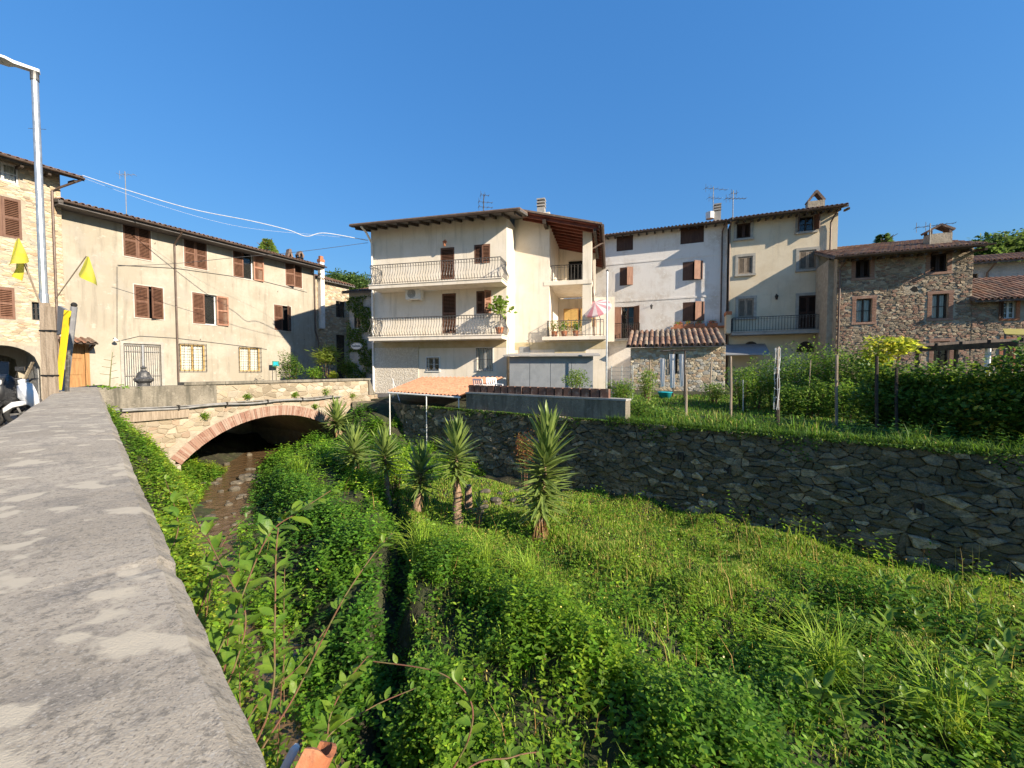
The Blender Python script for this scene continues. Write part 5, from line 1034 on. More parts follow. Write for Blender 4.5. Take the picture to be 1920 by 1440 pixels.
# pergola, awning, wire fence
Yp = 9.6; b = root('pergola', at_ground(1810, 830, 8.5), 'dark beamed garden pergola with one pale post in front of the stone house', 'pergola')
for (x0, y0, d0), (x1, y1, d1) in (((1714, 655, 11.2), (1915, 645, 8.6)), ((1760, 650, 12.4), (1990, 640, 9.6))):
    m = MB(); m.bar(ony(x0, y0, d0), ony(x1, y1, d1), .1, .13); m.build('beam', 'wood_dark', b)
for k in range(5): t = k/4; a = ony(1714, 655, 11.2).lerp(ony(1915, 645, 8.6), t)+Vector((0, 0, .1)); c = ony(1760, 650, 12.4).lerp(ony(1990, 640, 9.6), t)+Vector((0, 0, .1)); m = MB(); m.bar(a, c, .06, .07); m.build('cross_beam', 'wood_dark', b)
for x, y, d, mt in ((1721, 655, 11.1, 'wood_dark'), (1853, 646, 9.4, 'white_paint'), (1912, 646, 8.7, 'wood_dark'), (1794, 652, 10.2, 'wood_dark')): p = ony(x, y, d); m = MB(); m.tube([(p.x, p.y, float(ground_z(p.x, p.y))-.1), (p.x, p.y, p.z)], .05, 8); m.build('post', mt, b)
A = [ony(1885, 626, 13.2), ony(2030, 632, 11.4), ony(2020, 618, 13.5), ony(1880, 616, 15.2)]; b = root('awning', at_ground(1950, 700, 12.5), 'yellow cloth awning at the stone wing', 'awning'); m = MB(); m.slab(A, .03); m.build('cloth', 'awning', b)
for q in (A[0], A[1]): m = MB(); m.tube([(q.x, q.y, float(ground_z(q.x, q.y))-.1), (q.x, q.y, q.z)], .03, 7); m.build('post', 'iron_grey', b)
b = root('wire_fence', at_ground(1165, 745, 15.5), 'pale wire mesh fence panel right of the terrace wall', 'fence'); pa, pb = ony(1146, 745, 15.6), ony(1186, 745, 14.6); pa.z = pb.z = -1.2
for q in (pa, pa.lerp(pb, .5), pb): m = MB(); m.tube([q, q+Vector((0, 0, 1.35))], .02, 6); m.build('post', 'wire', b)
m = MB()
for k in range(15): q = pa.lerp(pb, k/14); m.tube([q+Vector((0, 0, .05)), q+Vector((0, 0, 1.3))], .006, 4)
for k in range(9): m.tube([pa+Vector((0, 0, .05+k*.155)), pb+Vector((0, 0, .05+k*.155))], .006, 4)
m.build('mesh_panel', 'wire', b)
# broken terracotta pipe sticking out at the foot of the view
c = onz(572, 1428, -.76); dirp = Vector((.30, .42, .62)).normalized(); e1 = dirp.cross(Vector((0, 0, 1))).normalized(); e2 = dirp.cross(e1); b = root('broken_roof_tile', FP.p(.83, .118, -.95), 'broken curved terracotta tile with a white mortar edge below the parapet', 'tile')
m = MB(); n = 12; vs = []
for k in range(n+1):
    a = R(-60+180*k/n)
    for rr in (.036, .046):
        for t in (-.25, .03+.005*math.sin(k*.9)): vs.append(c+(e1*math.cos(a)+e2*math.sin(a))*rr+dirp*t)
m.smooth = False; m.add(vs, [f for k in range(n) for f in ((4*k, 4*k+1, 4*k+5, 4*k+4), (4*k+2, 4*k+6, 4*k+7, 4*k+3), (4*k+1, 4*k+3, 4*k+7, 4*k+5))]); m.build('tile', 'terracotta', b)
m = MB(); m.smooth = True; m.tube([c+e1*-.040+e2*.0-dirp*.2, c+e1*-.042+e2*.0+dirp*.0, c+e1*-.04+e2*.0+dirp*.008], [.009, .009, .006], 8); m.build('mortar_edge', 'white_paint', b)
# rocks in the stream
def rock_mesh(seed):
    r = np.random.default_rng(seed); import bmesh; bm = bmesh.new(); bmesh.ops.create_icosphere(bm, subdivisions=2, radius=1)
    ph = r.uniform(0, 6, 6); fr = r.uniform(1, 3, 6)
    for v in bm.verts: k = 1+.16*math.sin(v.co.x*fr[0]*1.5+ph[0])+.14*math.sin(v.co.y*fr[1]*1.7+ph[1])+.12*math.sin(v.co.z*fr[2]*2+ph[2]); v.co *= k; v.co.z *= .6; v.co.x *= 1.25
    me = bpy.data.meshes.new('rock'); bm.to_mesh(me); bm.free(); me.materials.append(M['rock']); return me
rms = [rock_mesh(k) for k in range(5)]
for k, (px, py, s, lb) in enumerate(((474, 897, .30, 'large mossy yellowish rock in the stream near the bridge'), (446, 905, .15, None), (440, 918, .14, None), (506, 890, .15, None), (412, 898, .09, None), (470, 880, .12, None), (395, 968, .10, None), (425, 870, .10, None), (455, 930, .10, None), (430, 945, .09, None), (500, 905, .2, None), *[(random.uniform(345, 520), random.uniform(850, 985), random.uniform(.04, .1), None) for _ in range(34)])):
    p = onz(px, py, -3.45); o = put('rock', rms[k % 5], None, (p.x, p.y, -3.46), (0, 0, k*1.3), s); tag(o, lb or 'small grey stone lying in the shallow stream water', 'rock', 'stones in the stream')
# ================================================================== PLANTS
LOD2 = (np.array([(0, 0, 0), (.42, -.5, .10), (1, 0, -.10), (.42, .5, .10)]), np.array([(0, 1, 2), (0, 2, 3)]))
LOD6 = (np.array([(0, 0, 0), (.2, -.36, .07), (.52, -.46, .08), (1, 0, -.14), (.52, .46, .08), (.2, .36, .07), (.45, 0, 0)]), np.array([(6, i, (i+1) % 6) for i in range(6)]))
def unit(a): return a/np.maximum(1e-9, np.linalg.norm(a, axis=-1, keepdims=True))
def leaves_arr(P, D, Nn, L, Wd, lod=LOD2):
    """many leaves: base P, direction D, face normal Nn, length L, width Wd"""
    D = unit(D); S = unit(np.cross(Nn, D)); Nn = np.cross(D, S); T, Fc = lod; n = len(P); k = len(T)
    V = P[:, None]+D[:, None]*(T[None, :, 0, None]*L[:, None, None])+S[:, None]*(T[None, :, 1, None]*Wd[:, None, None])+Nn[:, None]*(T[None, :, 2, None]*Wd[:, None, None])
    return V.reshape(-1, 3), (Fc[None]+(np.arange(n)*k)[:, None, None]).reshape(-1, 3), k
class Veg:
    def __init__(s): s.V = []; s.F = []; s.C = []; s.n = 0
    def put(s, V, F, C): s.V.append(V); s.F.append(F+s.n); s.C.append(C); s.n += len(V)
    def leaves(s, P, D, Nn, L, Wd, C, lod=LOD2): V, F, k = leaves_arr(P, D, Nn, L, Wd, lod); s.put(V, F, np.repeat(C, k, 0))
    def mesh(s, name, mt, org=(0, 0, 0)): V = np.concatenate(s.V)-np.array(org); return np_mesh(name, V, np.concatenate(s.F), mt, np.concatenate(s.C))
    def build(s, name, mt, parent=None, org=(0, 0, 0), **k):
        if parent: org = ROOTS[parent]
        o = put(name, s.mesh(name, mt, org), parent, org); return tag(o, **k)
def pal(n, cols, var=.22):
    c = np.array(cols)[rng.integers(0, len(cols), n)]; return np.clip(c*rng.uniform(1-var, 1+var, (n, 1))*rng.uniform(.94, 1.06, (n, 3)), .004, .8)
GREEN = [(.070, .160, .020), (.090, .190, .024), (.055, .130, .020), (.12, .21, .028), (.075, .15, .03)]
NETTLE = [(.060, .150, .022), (.075, .175, .025), (.048, .12, .02), (.10, .20, .028)]
DRYG = [(.11, .19, .03), (.09, .18, .025), (.075, .16, .025), (.13, .20, .04), (.20, .19, .08)]
HEDGE = [(.035, .085, .018), (.05, .11, .02), (.03, .07, .016), (.075, .13, .025)]
def rdir(n, up=.4): d = rng.normal(size=(n, 3)); d[:, 2] = np.abs(d[:, 2])*up+.1; return unit(d)
def stalks(vg, P, H, nl, lsz, cols, lod=LOD2, wid=.55, spread=.9, lean=.25, tipyel=.25):
    """upright leafy stems: nl leaf pairs each, all vectorised"""
    n = len(P); la = rng.uniform(0, 2*np.pi, n); lv = np.stack([np.cos(la), np.sin(la), 0*la], -1)*(rng.random(n)*lean)[:, None]
    az0 = rng.uniform(0, 2*np.pi, n); base = pal(n, cols, .2); yl = clump(P[:, 0], P[:, 1], 1.15, 9.1)[:, None]**1.3; base = base*(np.array([.62, .76, .9])*(1-yl)+np.array([1.35, 1.22, .95])*yl); drk = rng.uniform(.8, 1.15, n)
    for k in range(nl):
        t = (k+.6)/nl; pos = P+np.stack([0*H, 0*H, H*t], -1)+lv*(H*t*t)[:, None]
        for s in (0, np.pi):
            a = az0+k*1.65+s+rng.normal(0, .35, n); D = np.stack([np.cos(a), np.sin(a), rng.uniform(-.25, .55, n)*spread+(.35 if k == nl-1 else 0)], -1)
            sz = lsz*(1.05-.5*abs(t-.45))*rng.uniform(.7, 1.25, n)*(.75 if k == nl-1 else 1); C = base*(drk*rng.uniform(.82, 1.18, n))[:, None]
            if k >= nl-1: C = C*np.array([1+tipyel, 1.06+tipyel*.25, 1.0])
            vg.leaves(pos+rng.normal(0, .006, (n, 3)), D, np.tile((0, 0, 1.), (n, 1))+rng.normal(0, .28, (n, 3)), sz, sz*wid, C, lod)
def blades(vg, P, H, wd, cols, bend=.5, az=None):
    n = len(P); a = rng.uniform(0, 2*np.pi, n) if az is None else az; d = np.stack([np.cos(a), np.sin(a), 0*a], -1); s = np.stack([-np.sin(a), np.cos(a), 0*a], -1); b = (rng.random(n)*bend)[:, None]*H[:, None]; up = np.array([0, 0, 1.])
    q0 = P-s*wd[:, None]; q1 = P+s*wd[:, None]; m_ = P+up*(H*.55)[:, None]+d*b*.28; t = P+up*(H*(1-.25*(b[:, 0]/np.maximum(H, 1e-6))))[:, None]+d*b
    V = np.stack([q0, q1, m_-s*wd[:, None]*.8, m_+s*wd[:, None]*.8, t], 1).reshape(-1, 3); F = np.array([(0, 1, 3), (0, 3, 2), (2, 3, 4)]); Fa = (F[None]+(np.arange(n)*5)[:, None, None]).reshape(-1, 3)
    C = np.repeat(pal(n, cols, .25), 5, 0); vg.put(V, Fa, C)
def sample(n, x0, x1, y0, y1, dens):
    """random ground points in view, thinned by a density function of x, y"""
    x = rng.uniform(x0, x1, n); y = rng.uniform(y0, y1, n); ok = (np.abs(x) < 1.42*y+1.6); x, y = x[ok], y[ok]; k = rng.random(len(x)) < dens(x, y); x, y = x[k], y[k]; return np.stack([x, y, ground_z(x, y)], -1)
nn_ = lambda x, y: sd(FP, x, y); uu_ = lambda x, y: su(FP, x, y)
def clump(x, y, s, p): w = wav(x, y, s, p); return np.clip((w+1.2)/2.4, 0, 1)
def ds_(x, y): return np.abs(nn_(x, y)-stream_n(uu_(x, y)))
def dd_(x, y): u = uu_(x, y); return np.where(u < 9.2, np.abs(nn_(x, y)-ditch_n(u)), 9)
def inv(x, y): return in_valley(x, y) > .06
def right_bank(x, y): return (nn_(x, y) > ditch_n(uu_(x, y))+.03) & inv(x, y)
def island(x, y): u = uu_(x, y); n = nn_(x, y); return (n > stream_n(u)+np.interp(u, [0, 8.5, 12], [.1, .15, .6])) & ((n < ditch_n(u)-.05) | (u > 9.0)) & inv(x, y)
def wallgap(x, y): return np.minimum(sd(FW, x, y), sd(FW2, x, y))
def grassy(x, y): return sst(.0, 2.2, wav(x*.7, y*.7, .8, 1.2)+.9*(y-4.6)+.55*(x-1.5))     # where the bank turns from weeds to grass
# --- leafy weeds on the near bank
vg = Veg()
P = sample(60000, -2.5, 8, 1.6, 9.5, lambda x, y: right_bank(x, y)*(1-.93*grassy(x, y))*(.06+.94*clump(x, y, 2.3, .7)**1.5)*np.clip(4.5/np.maximum(y, 2.2), .35, 1)**1.3); print('weeds', len(P))
H = .07+.48*clump(P[:, 0], P[:, 1], 2.3, .7)**2*rng.uniform(.4, 1.2, len(P))+.05*rng.random(len(P)); near = P[:, 1] < 4.2
stalks(vg, P[near], H[near], 5, .06, GREEN, LOD6, .6); stalks(vg, P[~near], H[~near], 4, .066, GREEN, LOD2, .58)
P = sample(2600, -2.5, 8, 1.8, 9, lambda x, y: right_bank(x, y)*(1-.6*grassy(x, y))*(clump(x, y, 1.6, 5.5) > .5)*.7); stalks(vg, P, rng.uniform(.35, .75, len(P)), 8, .075, GREEN, LOD6, .42, 1.0, .3)
vg.build('weeds', 'leaf', label='leafy green weeds covering the near bank', cat='weeds', kind='stuff')
# --- nettles and ground cover between stream and ditch, and round the yuccas
vg = Veg()
P = sample(52000, -10, 1, 2.2, 15.5, lambda x, y: island(x, y)*(.1+.9*clump(x, y, 2.2, 3.3)**1.3)*np.clip(5.0/np.maximum(y, 3), .3, 1)); print('island', len(P))
H = .12+.45*clump(P[:, 0], P[:, 1], 2.2, 3.3)**2*rng.uniform(.5, 1.2, len(P))
stalks(vg, P, H, 5, .055+.004*P[:, 1], NETTLE, LOD2, .6)
P = sample(2600, -10, 1, 2.2, 14, lambda x, y: island(x, y)*(clump(x, y, 1.7, 1.1) > .45)*.6); stalks(vg, P, rng.uniform(.4, .8, len(P)), 8, .085, NETTLE, LOD6, .45, 1.0, .35); vg.build('nettles', 'leaf', label='dense green nettles between the stream and the ditch', cat='weeds', kind='stuff')
# --- plants along the foot of the parapet and against the bridge
vg = Veg()
P = sample(60000, -11, 1.5, .8, 13.5, lambda x, y: inv(x, y)*(nn_(x, y) < stream_n(uu_(x, y))-np.interp(uu_(x, y), [0, 7, 10], [.05, .05, .5]))*(nn_(x, y) > .16)*(.35+.65*clump(x, y, 2.4, 5))*.9); print('foot', len(P))
H = (.2+.55*clump(P[:, 0], P[:, 1], 2.0, 1.2)*rng.uniform(.4, 1.2, len(P)))*np.interp(uu_(P[:, 0], P[:, 1]), [9, 12], [1, .6])
stalks(vg, P, H, 5, .062+.003*P[:, 1], [(.075, .17, .025), (.095, .19, .03), (.11, .20, .03), (.06, .14, .025), (.13, .19, .04)], LOD2, .6, 1.1, .45)
P = sample(3000, -11, 1.5, 1.2, 13.5, lambda x, y: inv(x, y)*(nn_(x, y) < stream_n(uu_(x, y))-.2)*(uu_(x, y) < 9.5)*(nn_(x, y) > .15)*(clump(x, y, 2.1, 7) > .4)*.7); stalks(vg, P, rng.uniform(.5, 1.15, len(P)), 9, .085+.004*P[:, 1], [(.085, .18, .03), (.11, .20, .035), (.13, .20, .045)], LOD6, .5, 1.1, .5); vg.build('bank_plants', 'leaf', label='yellowish green plants growing along the foot of the parapet', cat='weeds', kind='stuff')
# --- grass
vg = Veg()
P = sample(420000, -3, 9.5, 2.2, 11, lambda x, y: right_bank(x, y)*np.maximum(.10, grassy(x, y))*(.45+.55*clump(x, y, 3.1, .3))*np.clip(6.5/np.maximum(y, 3), .5, 1)); print('grass', len(P))
g = wallgap(P[:, 0], P[:, 1]); H = (.035+.115*clump(P[:, 0], P[:, 1], 2.3, 4.4)**1.5*rng.uniform(.4, 1.3, len(P)))*np.where(g < .5, .75, 1)
blades(vg, P, H, .0035+.0007*P[:, 1], DRYG, .9)
P = sample(5000, -2, 8, 2.2, 9, lambda x, y: right_bank(x, y)*(clump(x, y, 2.7, 6.1) > .78)*.8)
blades(vg, P, rng.uniform(.16, .36, len(P)), rng.uniform(.004, .007, len(P)), [(.14, .24, .03), (.11, .20, .03), (.18, .26, .05)], 1.1)
P = sample(250, -2, 8, 3, 10, lambda x, y: right_bank(x, y)*grassy(x, y)); blades(vg, P, rng.uniform(.3, .6, len(P)), np.full(len(P), .003), [(.34, .28, .14), (.28, .24, .1)], .35)
vg.build('grass', 'grass', label='sunlit grass on the bank below the stone wall', cat='grass', kind='stuff')
# --- dry stalks, flowers and litter among the weeds
vg = Veg(); P = sample(1000, -5, 8, 2, 9.5, lambda x, y: inv(x, y)*(ds_(x, y) > .6)*(clump(x, y, 1.9, 8.1) > .5)*.5); blades(vg, P, rng.uniform(.2, .6, len(P)), np.full(len(P), .0035), [(.22, .15, .08), (.30, .22, .12), (.16, .10, .06)], .8)
P = sample(900, -5, 8, 2, 9, lambda x, y: inv(x, y)*(ds_(x, y) > .6)*.5); P[:, 2] += rng.uniform(.15, .5, len(P)); n = len(P); vg.leaves(P, rdir(n), rdir(n, 1), np.full(n, .025), np.full(n, .02), pal(n, [(.5, .48, .40), (.45, .40, .16), (.35, .22, .10)], .2)); vg.build('dry_stalks', 'grass', label='dry brown stalks and small pale flowers among the weeds', cat='weeds', kind='stuff')
# --- long arching grass tufts that stand out
for k, (px, py, lb) in enumerate(((790, 1060, 'arching tuft of long grass at the ditch edge'), (900, 1080, 'tall grass clump with drooping blades near the ditch'), (1560, 1260, 'bright yellow green grass tuft among shaded weeds'), (1770, 1330, 'bright grass tuft at the lower right bank'), (560, 900, 'tall reed like grass tuft by the stream'), (990, 1090, 'greyish grass tuft below the big yucca'))):
    p = onz(px, py, -3.0); z = float(ground_z(p.x, p.y)); vg = Veg(); n = 170; Pq = np.array([p.x, p.y, z])+rng.normal(0, .07, (n, 3))*np.array([1, 1, 0]); blades(vg, Pq, rng.uniform(.3, .75, n), rng.uniform(.004, .008, n), [(.13, .23, .03), (.17, .25, .05), (.10, .18, .03)], 1.5); o = put('grass_tuft', vg.mesh('grass_tuft', 'grass', (p.x, p.y, z)), None, (p.x, p.y, z)); tag(o, lb, 'grass', 'long grass tufts on the bank')
# --- broad leaved plants on the right of the bank
LEAFM = []
for vr in range(4):
    vg = Veg(); n = 5; ii = np.arange(n)
    T = [(0, 0, 0)]; F_ = []
    prof = [(.0, .02), (.12, .26), (.3, .44), (.5, .48), (.72, .34), (.9, .12), (1.0, 0)]
    m = MB(); cv = .12+.06*vr
    for t, w in prof: z = -cv*t*t+.02*math.sin(t*9+vr); m.v += [(t, -w*.62, z+w*.16), (t, 0, z), (t, w*.62, z+w*.16)]
    for i in range(len(prof)-1):
        for k in (0, 1): m.f.append((3*i+k, 3*i+3+k, 3*i+4+k, 3*i+1+k))
    c = [(1, 1, 1), (1.35, 1.2, .9), (.75, .85, .9), (1.9, 1.35, .9)][vr]; m.c = [c]*len(m.v); m.smooth = True; LEAFM.append(m.mesh('leaf', 'leaf_big'))
def leaf_obj(parent, pos, d, up, L, k=None, wid=1.0):
    d = Vector(d).normalized(); s = Vector(up).cross(d)
    if s.length < .05: s = Vector((1, 0, 0)).cross(d)
    s.normalize(); u = d.cross(s); Rm = Matrix((d, s, u)).transposed(); put('leaf', LEAFM[k if k is not None else random.choice((0, 0, 0, 1, 2))], parent, pos, Rm, (L, L*wid, L))
def broad_plant(p, H, n, L, label, group, lean=(0, 0)):
    rt = root('broad_leaf_plant', p, label, 'plant', group); top = Vector(p)+Vector((lean[0], lean[1], H)); m = MB(); m.tube([Vector(p)-Vector((0, 0, .05)), Vector(p).lerp(top, .5)+Vector((random.uniform(-.02, .02), random.uniform(-.02, .02), 0)), top], [.009, .007, .004], 5); m.build('stem', 'stem_green', rt)
    for k in range(n):
        t = .2+.8*k/(n-1); a = k*2.4+random.uniform(-.4, .4); q = Vector(p).lerp(top, t); leaf_obj(rt, q, (math.cos(a), math.sin(a), .75-.5*(1-t)+(.6 if k > n-4 else 0)), (0, 0, 1), L*random.uniform(.75, 1.15)*(1.1-.5*abs(t-.5)), None, .62)
for k in range(46):
    px, py = random.uniform(1470, 1950), random.uniform(1080, 1380)
    if py < 1040+(px-1400)*.12+25: py += 70
    p = onz(px, py, -3.05)
    if sd(FW, p.x, p.y) < .35: continue
    z = float(ground_z(p.x, p.y)); broad_plant((p.x, p.y, z), random.uniform(.22, .5), random.randint(9, 14), random.uniform(.12, .2), 'broad leaved weed with pointed leaves on the bank below the wall', 'broad leaved weeds on the right of the bank', (random.uniform(-.08, .08), random.uniform(-.08, .08)))
# --- yuccas
YL = []
for vr in range(3):
    m = MB(); N = 5
    for i in range(N+1):
        t = i/N; w = .068*(1-t)**.6*(.55+.9*min(1, t*4))*(1 if i < N else 0)+.001; z = -(.0, .04, .11)[vr]*t*t; m.v += [(t, -w, z+w*.3), (t, 0, z), (t, w, z+w*.3)]
    for i in range(N):
        for k in (0, 1): m.f.append((3*i+k, 3*i+3+k, 3*i+4+k, 3*i+1+k))
    m.c = [[(1, 1, 1), (1.3, 1.2, 1.1), (.8, .85, .9)][vr]]*len(m.v); YL.append(m.mesh('leaf', 'yucca_leaf'))
m = MB(); m.v = []; N = 4
for i in range(N+1): t = i/N; w = .03*(1-.7*t); m.v += [(t, -w, .05*math.sin(t*5)), (t, w, -.03*t)]
m.f = [(2*i, 2*i+2, 2*i+3, 2*i+1) for i in range(N)]; YD = m.mesh('dead_leaf', 'dead_leaf')
def yucca(px, ybase, ytop, z, n, L, crown, label, lean=0, skirt=0, trunk=.07):
    a = onz(px+lean, ybase, z); a.z = float(ground_z(a.x, a.y)); t = ony(px, ytop, a.y); rt = root('yucca', a, label, 'yucca', 'yuccas along the bank'); a = Vector(a); H = t.z-a.z-L*.75; top = Vector((t.x, a.y, a.z+H)); zc = H*crown
    m = MB(); pts = [a-Vector((0, 0, .1))]+[a.lerp(top, k/10*(zc/H+(1-zc/H)*.7))+Vector((.012*math.sin(k*1.7), .01*math.cos(k), 0)) for k in range(11)]; m.tube(pts, [trunk*1.35]+[trunk*(1.25-.06*k-(.07*(k-4) if k > 4 else 0))*(1.07 if k % 2 else .97) for k in range(11)], 10); m.smooth = True; m.build('trunk', 'yucca_bark', rt)
    for k in range(n):
        s = k/(n-1); q = a.lerp(top, (zc+(H-zc)*s**.8)/H); az = k*2.39996+random.uniform(-.25, .25); el = R(-14+58*s+42*max(0, s-.6)/.4)+random.uniform(-.14, .14)
        d = Vector((math.cos(az)*math.cos(el), math.sin(az)*math.cos(el), math.sin(el))); u = Vector((0, 0, 1))-d*d.z
        if u.length < .1: u = Vector((1, 0, 0))-d*d.x
        u.normalize(); sdv = u.cross(d); Rm = Matrix((d, sdv, d.cross(sdv))).transposed(); l = L*random.uniform(.8, 1.1)*(.72+.38*s); put('leaf', YL[random.choice((0, 0, 1, 2) if s > .5 else (0, 1, 2, 2))], rt, q+d*.02, Rm, (l, l*1.0, l))
    for k in range(skirt):
        az = k*2.4; q = a.lerp(top, zc/H*random.uniform(.75, 1.1)); d = Vector((math.cos(az)*.42, math.sin(az)*.42, -1)).normalized(); sdv = Vector((0, 0, 1)).cross(d).normalized(); Rm = Matrix((d, sdv, d.cross(sdv))).transposed(); l = L*random.uniform(.5, .95); put('dead_leaf', YD, rt, q, Rm, (l, l, l))
yucca(1027, 1005, 778, -3.1, 240, .70, .24, 'biggest yucca with a long leafy crown and brown dead skirt', -16, 34, .06)
yucca(856, 975, 793, -3.05, 140, .60, .62, 'yucca with bare ringed trunk and full crown, second biggest', 2, 6, .085)
yucca(790, 958, 838, -3.05, 110, .56, .52, 'bushy yucca with short trunk between two taller yuccas', -10, 8, .075)
yucca(721, 930, 808, -3.0, 110, .58, .62, 'slender yucca with dark trunk in front of the lean-to', 6, 4, .06)
yucca(662, 896, 802, -2.95, 110, .68, .5, 'yucca with pale dead leaf skirt leaning beside the bridge', 8, 22, .08)
yucca(630, 832, 757, -2.75, 110, .74, .52, 'yucca in front of the brick arch at the end of the bridge', 6, 5, .1)
yucca(898, 962, 925, -3.05, 26, .26, .4, 'tiny yucca sprout on a brown stump', 0, 8, .07)
p = onz(866, 950, -3.05); m = MB(); m.tube([(p.x+.12, p.y+.2, -3.2), (p.x+.12, p.y+.2, -2.62)], [.1, .075], 9); m.build('stump', 'yucca_bark', label='pale bare stump standing behind the ringed yucca trunk', cat='stump')
# rubble heap between the yuccas
for k in range(26):
    p = onz(random.uniform(890, 1010), random.uniform(912, 950), -3.05); s = random.uniform(.05, .14); o = put('rock', rms[k % 5], None, (p.x, p.y, float(ground_z(p.x, p.y))+s*.25), (0, 0, k), s); tag(o, 'brown rubble stone in the heap behind the biggest yucca', 'rock', 'rubble heap on the bank')
# --- brambles right under the camera
def bramble(pts, nl, L, label, r=.006, mt='stem', side=1.0):
    P = [Vector(p) for p in pts]; rt = root('bramble', P[0], label, 'bramble', 'brambles below the parapet'); C = []
    for i in range(len(P)-1):
        p0 = P[max(0, i-1)]; p1 = P[i]; p2 = P[i+1]; p3 = P[min(len(P)-1, i+2)]
        for k in range(8): t = k/8; C.append(.5*((2*p1)+(p2-p0)*t+(2*p0-5*p1+4*p2-p3)*t*t+(3*p1-p0-3*p2+p3)*t**3))
    C.append(P[-1]); m = MB(); m.tube(C, [r*(1-.6*i/len(C)) for i in range(len(C))], 6); m.build('stem', mt, rt)
    for k in range(nl):
        t = .12+.88*k/(nl-1); i = min(len(C)-2, int(t*(len(C)-1))); q = C[i].lerp(C[i+1], t*(len(C)-1)-i); tg = (C[i+1]-C[i]).normalized(); a = k*2.4+random.uniform(-.5, .5); o1 = tg.cross(Vector((0, 0, 1))).normalized(); o2 = tg.cross(o1)
        d = o1*math.cos(a)+o2*math.sin(a)*.6+tg*.5+Vector((0, 0, .15)); pet = q+d.normalized()*L*.25; m = None
        for s in ((0,) if k % 3 else (-.8, 0, .8)):
            dd = Matrix.Rotation(s, 3, 'Z') @ d; leaf_obj(rt, pet-d.normalized()*L*.2, dd, Vector((random.uniform(-.3, .3), random.uniform(-.4, .1), 1)), L*random.uniform(.7, 1.15)*(1 if t < .85 else .6), None, .82)
    return rt
def bp(px, py, Yd): return ony(px, py, Yd)
BR = [([(505, 1330, 1.75), (515, 1180, 1.8), (517, 1050, 1.85), (522, 990, 1.9)], 22, .085, 'upright bramble stem with reddish lower half beside the parapet'),
      ([(560, 1290, 1.9), (640, 1130, 2.0), (700, 1040, 2.1), (735, 1000, 2.2)], 16, .075, 'slanting bramble shoot with small leaves reaching over the nettles'),
      ([(430, 1180, 2.3), (500, 1010, 2.5), (560, 960, 2.6), (620, 920, 2.7)], 20, .15, 'bramble with big pale leaves arching over the stream'),
      ([(830, 1480, 1.7), (880, 1380, 1.75), (880, 1310, 1.8), (820, 1260, 1.85), (700, 1240, 1.9)], 18, .075, 'curved leafless looking bramble cane looping in front of the weeds'),
      ([(600, 1420, 1.75), (620, 1340, 1.8), (650, 1280, 1.85), (690, 1230, 1.9)], 20, .08, 'short bramble shoot above the broken tile'),
      ([(380, 1130, 2.7), (400, 1040, 2.9), (370, 980, 3.1), (350, 930, 3.3)], 20, .13, 'bramble with broad leaves hugging the parapet edge'),
      ([(440, 1250, 2.2), (460, 1150, 2.3), (420, 1070, 2.4), (390, 1010, 2.5)], 20, .1, 'bramble stem bending back to the parapet'),
      ([(600, 1400, 2.1), (690, 1330, 2.3), (780, 1290, 2.4)], 14, .075, 'low bramble creeping towards the ditch'),
      ([(470, 1340, 2.0), (560, 1250, 2.1), (610, 1180, 2.2)], 16, .09, 'leafy bramble between the upright stem and the ditch'),
      ([(330, 1010, 3.6), (330, 960, 3.8), (310, 900, 4.2)], 16, .13, 'bramble with pointed leaves halfway along the parapet'),
      ([(850, 1470, 1.8), (960, 1420, 1.9), (1010, 1410, 2.0)], 10, .07, 'bramble shoot with pale undersides at the lower edge')]
for pts, nl, L, lb in BR:
    P = [bp(*p) for p in pts]; P = [Vector((p.x, p.y, p.z)) for p in P]
    P0 = P[0]; n0 = sd(FP, P0.x, P0.y)
    foot = Vector((P0.x-FP.n.x*(n0-.2)*.6, P0.y-FP.n.y*(n0-.2)*.6, P0.z-.45)); g = float(ground_z(foot.x, foot.y)); P = [Vector((foot.x, foot.y, g-.03)), foot]+P
    bramble([P[0], P[1]]+P[2:], nl+8, L, lb)
# shorter bramble shoots filling the strip between parapet and stream
WHERE = ['beside the upright bramble', 'leaning on the parapet', 'over the dark water', 'near the broken tile', 'at the ditch mouth']
for k in range(22):
    u = random.uniform(.9, 4.6); n0 = random.uniform(.25, 1.25); f = FP.p(u, n0, 0); g = float(ground_z(f.x, f.y)); h = random.uniform(.9, 1.9)-n0*.3; l = Vector((random.uniform(-.3, .35), random.uniform(-.2, .4), 0))
    Pq = [Vector((f.x, f.y, g-.03)), Vector((f.x, f.y, g+h*.5))+l*.2, Vector((f.x, f.y, g+h))+l*.6, Vector((f.x, f.y, g+h*1.15))+l*1.2]
    bramble(Pq, random.randint(20, 30), random.uniform(.07, .115), 'short leafy bramble shoot rising from the parapet foot', .005)
# --- thin dry weed on the parapet corner
p = ony(205, 722, 9.0); b = root('parapet_weed', (p.x, p.y, -.42), 'thin bare weed growing from the parapet corner in front of the door', 'plant'); m = MB(); t = ony(211, 660, 9.0); m.tube([(p.x, p.y, -.45), (p.x+.03, p.y, -.1), t], [.012, .01, .004], 5)
for k in range(7): q = Vector((p.x+.03, p.y, -.35)).lerp(t, .2+.75*k/7); s = (-1)**k; m.tube([q, q+Vector((s*.22*(1-.08*k), -.05, .03))], .005, 4)
m.build('stem', 'stem_green', b); vg = Veg(); Pq = np.array([(p.x, p.y, -.4)])+rng.normal(0, .09, (60, 3))*np.array([2.2, 1, .35]); vg.leaves(Pq, rdir(60), rdir(60), np.full(60, .07), np.full(60, .035), pal(60, GREEN)); vg.build('foliage', 'leaf', b)
